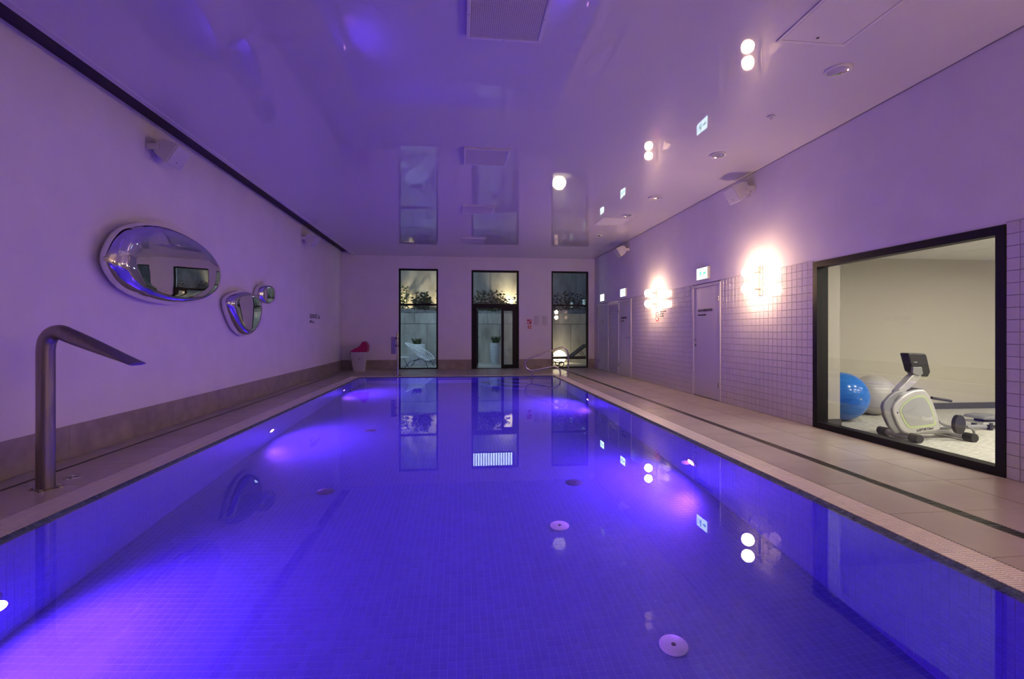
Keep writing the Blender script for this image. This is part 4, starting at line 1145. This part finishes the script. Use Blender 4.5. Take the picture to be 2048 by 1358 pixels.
wire_chair('wire_chair', (cb.x - 0.05, 16.85, -0.012), math.radians(-15), 'dark_metal', 'cord', 'white cord lounge chair in front of the white pot', 1.0)
wire_chair('wire_chair', (3.05, 18.0, -0.012), math.radians(10), 'dark_metal', 'sling', 'dark cord lounge chair behind the sun lounger', 1.05)
lt = tag(empty('low_table', (-2.05, 17.0, -0.012)), 'low white side table beside the wire chair', 'table')
MB().lathe([(0.30, 0.33), (0.30, 0.35)], 28).build('table_top', M['white_metal'], lt)
for k in range(3):
    a = k * 2.094 + 0.3; MB().tube([(0.1*math.cos(a), 0.1*math.sin(a), 0.33), (0.27*math.cos(a), 0.27*math.sin(a), 0.0)], 0.011, 8).build('leg', M['dark_metal'], lt, True)

# sun lounger
ly = 16.75
lo0 = onY(1160, 735, ly)
root = tag(empty('sun_lounger', (lo0.x, ly, -0.012)), 'charcoal sun lounger with raised back outside the corner window', 'sun lounger')
qz = lambda x, y: onY(1000 + x*0.11778, 660 + y*0.11778, ly) - Vector((lo0.x, ly, -0.012))
r0 = qz(870, 470); r1 = qz(1500, 480); hx = qz(1200, 460); tp = qz(1460, 255)
for y in (-0.3, 0.3): MB().box(r0.x - 0.5, r1.x + 0.2, y - 0.02, y + 0.02, r0.z - 0.035, r0.z + 0.03).build('side_rail', M['dark_metal'], root, bevel=0.004)
MB().box(r0.x - 0.5, hx.x, -0.28, 0.28, r0.z + 0.0, r0.z + 0.02).build('seat_sling', M['sling'], root)
b = MB(); d = (tp - hx); nrm = Vector((-d.z, 0, d.x)).normalized() * 0.045
b.loft([[(hx.x, -0.28, hx.z), (tp.x, -0.28, tp.z), (tp.x + nrm.x, -0.28, tp.z + nrm.z), (hx.x + nrm.x, -0.28, hx.z + nrm.z)],
        [(hx.x, 0.28, hx.z), (tp.x, 0.28, tp.z), (tp.x + nrm.x, 0.28, tp.z + nrm.z), (hx.x + nrm.x, 0.28, hx.z + nrm.z)]])
b.build('backrest', M['sling'], root, bevel=0.008)
s0 = qz(1350, 350); s1 = qz(1440, 465)
for y in (-0.22, 0.22): MB().tube([(s0.x, y, s0.z), (s1.x, y, s1.z)], 0.01, 6).build('back_strut', M['dark_metal'], root, True)
for x in (r0.x - 0.4, r1.x + 0.1):
    for y in (-0.28, 0.28): MB().box(x - 0.02, x + 0.02, y - 0.02, y + 0.02, 0.0, r0.z - 0.03).build('leg', M['dark_metal'], root)
wx = qz(1010, 530)
for y in (-0.33, 0.33):
    MB().tube([(wx.x + 0.085*math.cos(2*math.pi*i/20), y, 0.10 + 0.085*math.sin(2*math.pi*i/20)) for i in range(20)], 0.018, 8, closed=True).build('wheel', M['dark_metal'], root, True)
MB().tube([(wx.x, -0.33, 0.10), (wx.x, 0.33, 0.10)], 0.012, 8).build('axle', M['dark_metal'], root, True)
MB().tube([(wx.x - 0.5, -0.3, 0.155), (wx.x + 0.02, -0.3, 0.155), (wx.x, -0.3, 0.10)], 0.012, 8).build('wheel_bracket', M['dark_metal'], root, True)

# glowing pebble lamp
pl = onZ(1119, 726, -0.012)
root = tag(empty('pebble_lamp', (pl.x, pl.y, -0.012)), 'glowing white pebble shaped lamp under the sun lounger back', 'lamp')
mb = MB(); mb.ball((0, 0, 0.25), 0.26, 0.22, 0.24, 28, 18); mb.build('glowing_shell', M['glow'], root, True)
MB().lathe([(0.16, 0.0), (0.17, 0.03), (0.15, 0.05)], 24).build('base', M['dark_metal'], root, True)

# garden uplights on the gravel bed
def uplight(x, y, tgt, e, lab, size=95):
    root = tag(empty('garden_uplight', (x, y, 2.06)), lab, 'garden light', 'garden uplights in the gravel bed')
    MB().tube([(0, 0, -0.12), (0, 0, 0.05)], 0.012, 8).build('spike', M['dark_metal'], root, True)
    d = (Vector(tgt) - Vector((x, y, 2.15))).normalized()
    MB().tube([(0, 0, 0.05), tuple(Vector((0, 0, 0.05)) + d*0.09)], 0.035, 14).build('head', M['dark_metal'], root, True)
    ld = bpy.data.lights.new('uplight_lamp', 'SPOT'); ld.energy = e; ld.color = (1.0, 0.80, 0.46); ld.spot_size = math.radians(size); ld.spot_blend = 0.9
    ld.shadow_soft_size = 0.03
    lo = bpy.data.objects.new('uplight_lamp', ld); COL.objects.link(lo)
    lo.location = Vector((x, y, 2.11)) + d*0.11
    lo.rotation_euler = d.to_track_quat('-Z', 'Y').to_euler()
uplight(2.15, 20.35, (2.15, 20.9, 3.05), PATIO_W, 'garden uplight throwing a warm pool on the wall above the door')
uplight(-2.75, 20.30, (-1.7, 20.9, 2.9), PATIO_W * 0.9, 'garden uplight at the outer side of the low dark bush')
uplight(-0.55, 20.35, (-0.9, 20.9, 2.9), PATIO_W * 0.7, 'garden uplight behind the tall leafy shrub')

# lit slatted strip window high on the tall concrete wall (mirrored by the water below the door)
root = tag(empty('slatted_window', (0.55, UWY, 4.0)), 'brightly lit strip window with white upright slats high on the concrete wall', 'window light')
MB().box(-0.06, 1.80, -0.03, 0.0, -0.06, 0.74).build('frame', M['dark_metal'], root)
for k in range(16):
    MB().box(k*0.109, k*0.109 + 0.072, -0.055, -0.031, 0.0, 0.68).build('slat', M['slat_light'], root)

# unseen fill globes added on the outer end wall to light the patio
for x, lab in ((-2.75, 'added unseen fill globe on the facade beside the wire chair window'), (-0.17, 'added unseen fill globe on the facade between chair window and door')):
    root = tag(empty('facade_fill_lamp', (x, YB + 0.30, 2.45)), lab, 'wall lamp', 'added fill globes on the facade')
    MB().box(-0.05, 0.05, 0, 0.02, -0.08, 0.08).build('back_plate', M['dark_metal'], root, bevel=0.004)
    MB().tube([(0, 0.02, 0), (0, 0.08, 0)], 0.02, 10).build('arm', M['dark_metal'], root, True)
    MB().ball((0, 0.16, 0), 0.09, n=20, m=12).build('globe', M['patio_fill_globe'], root, True)
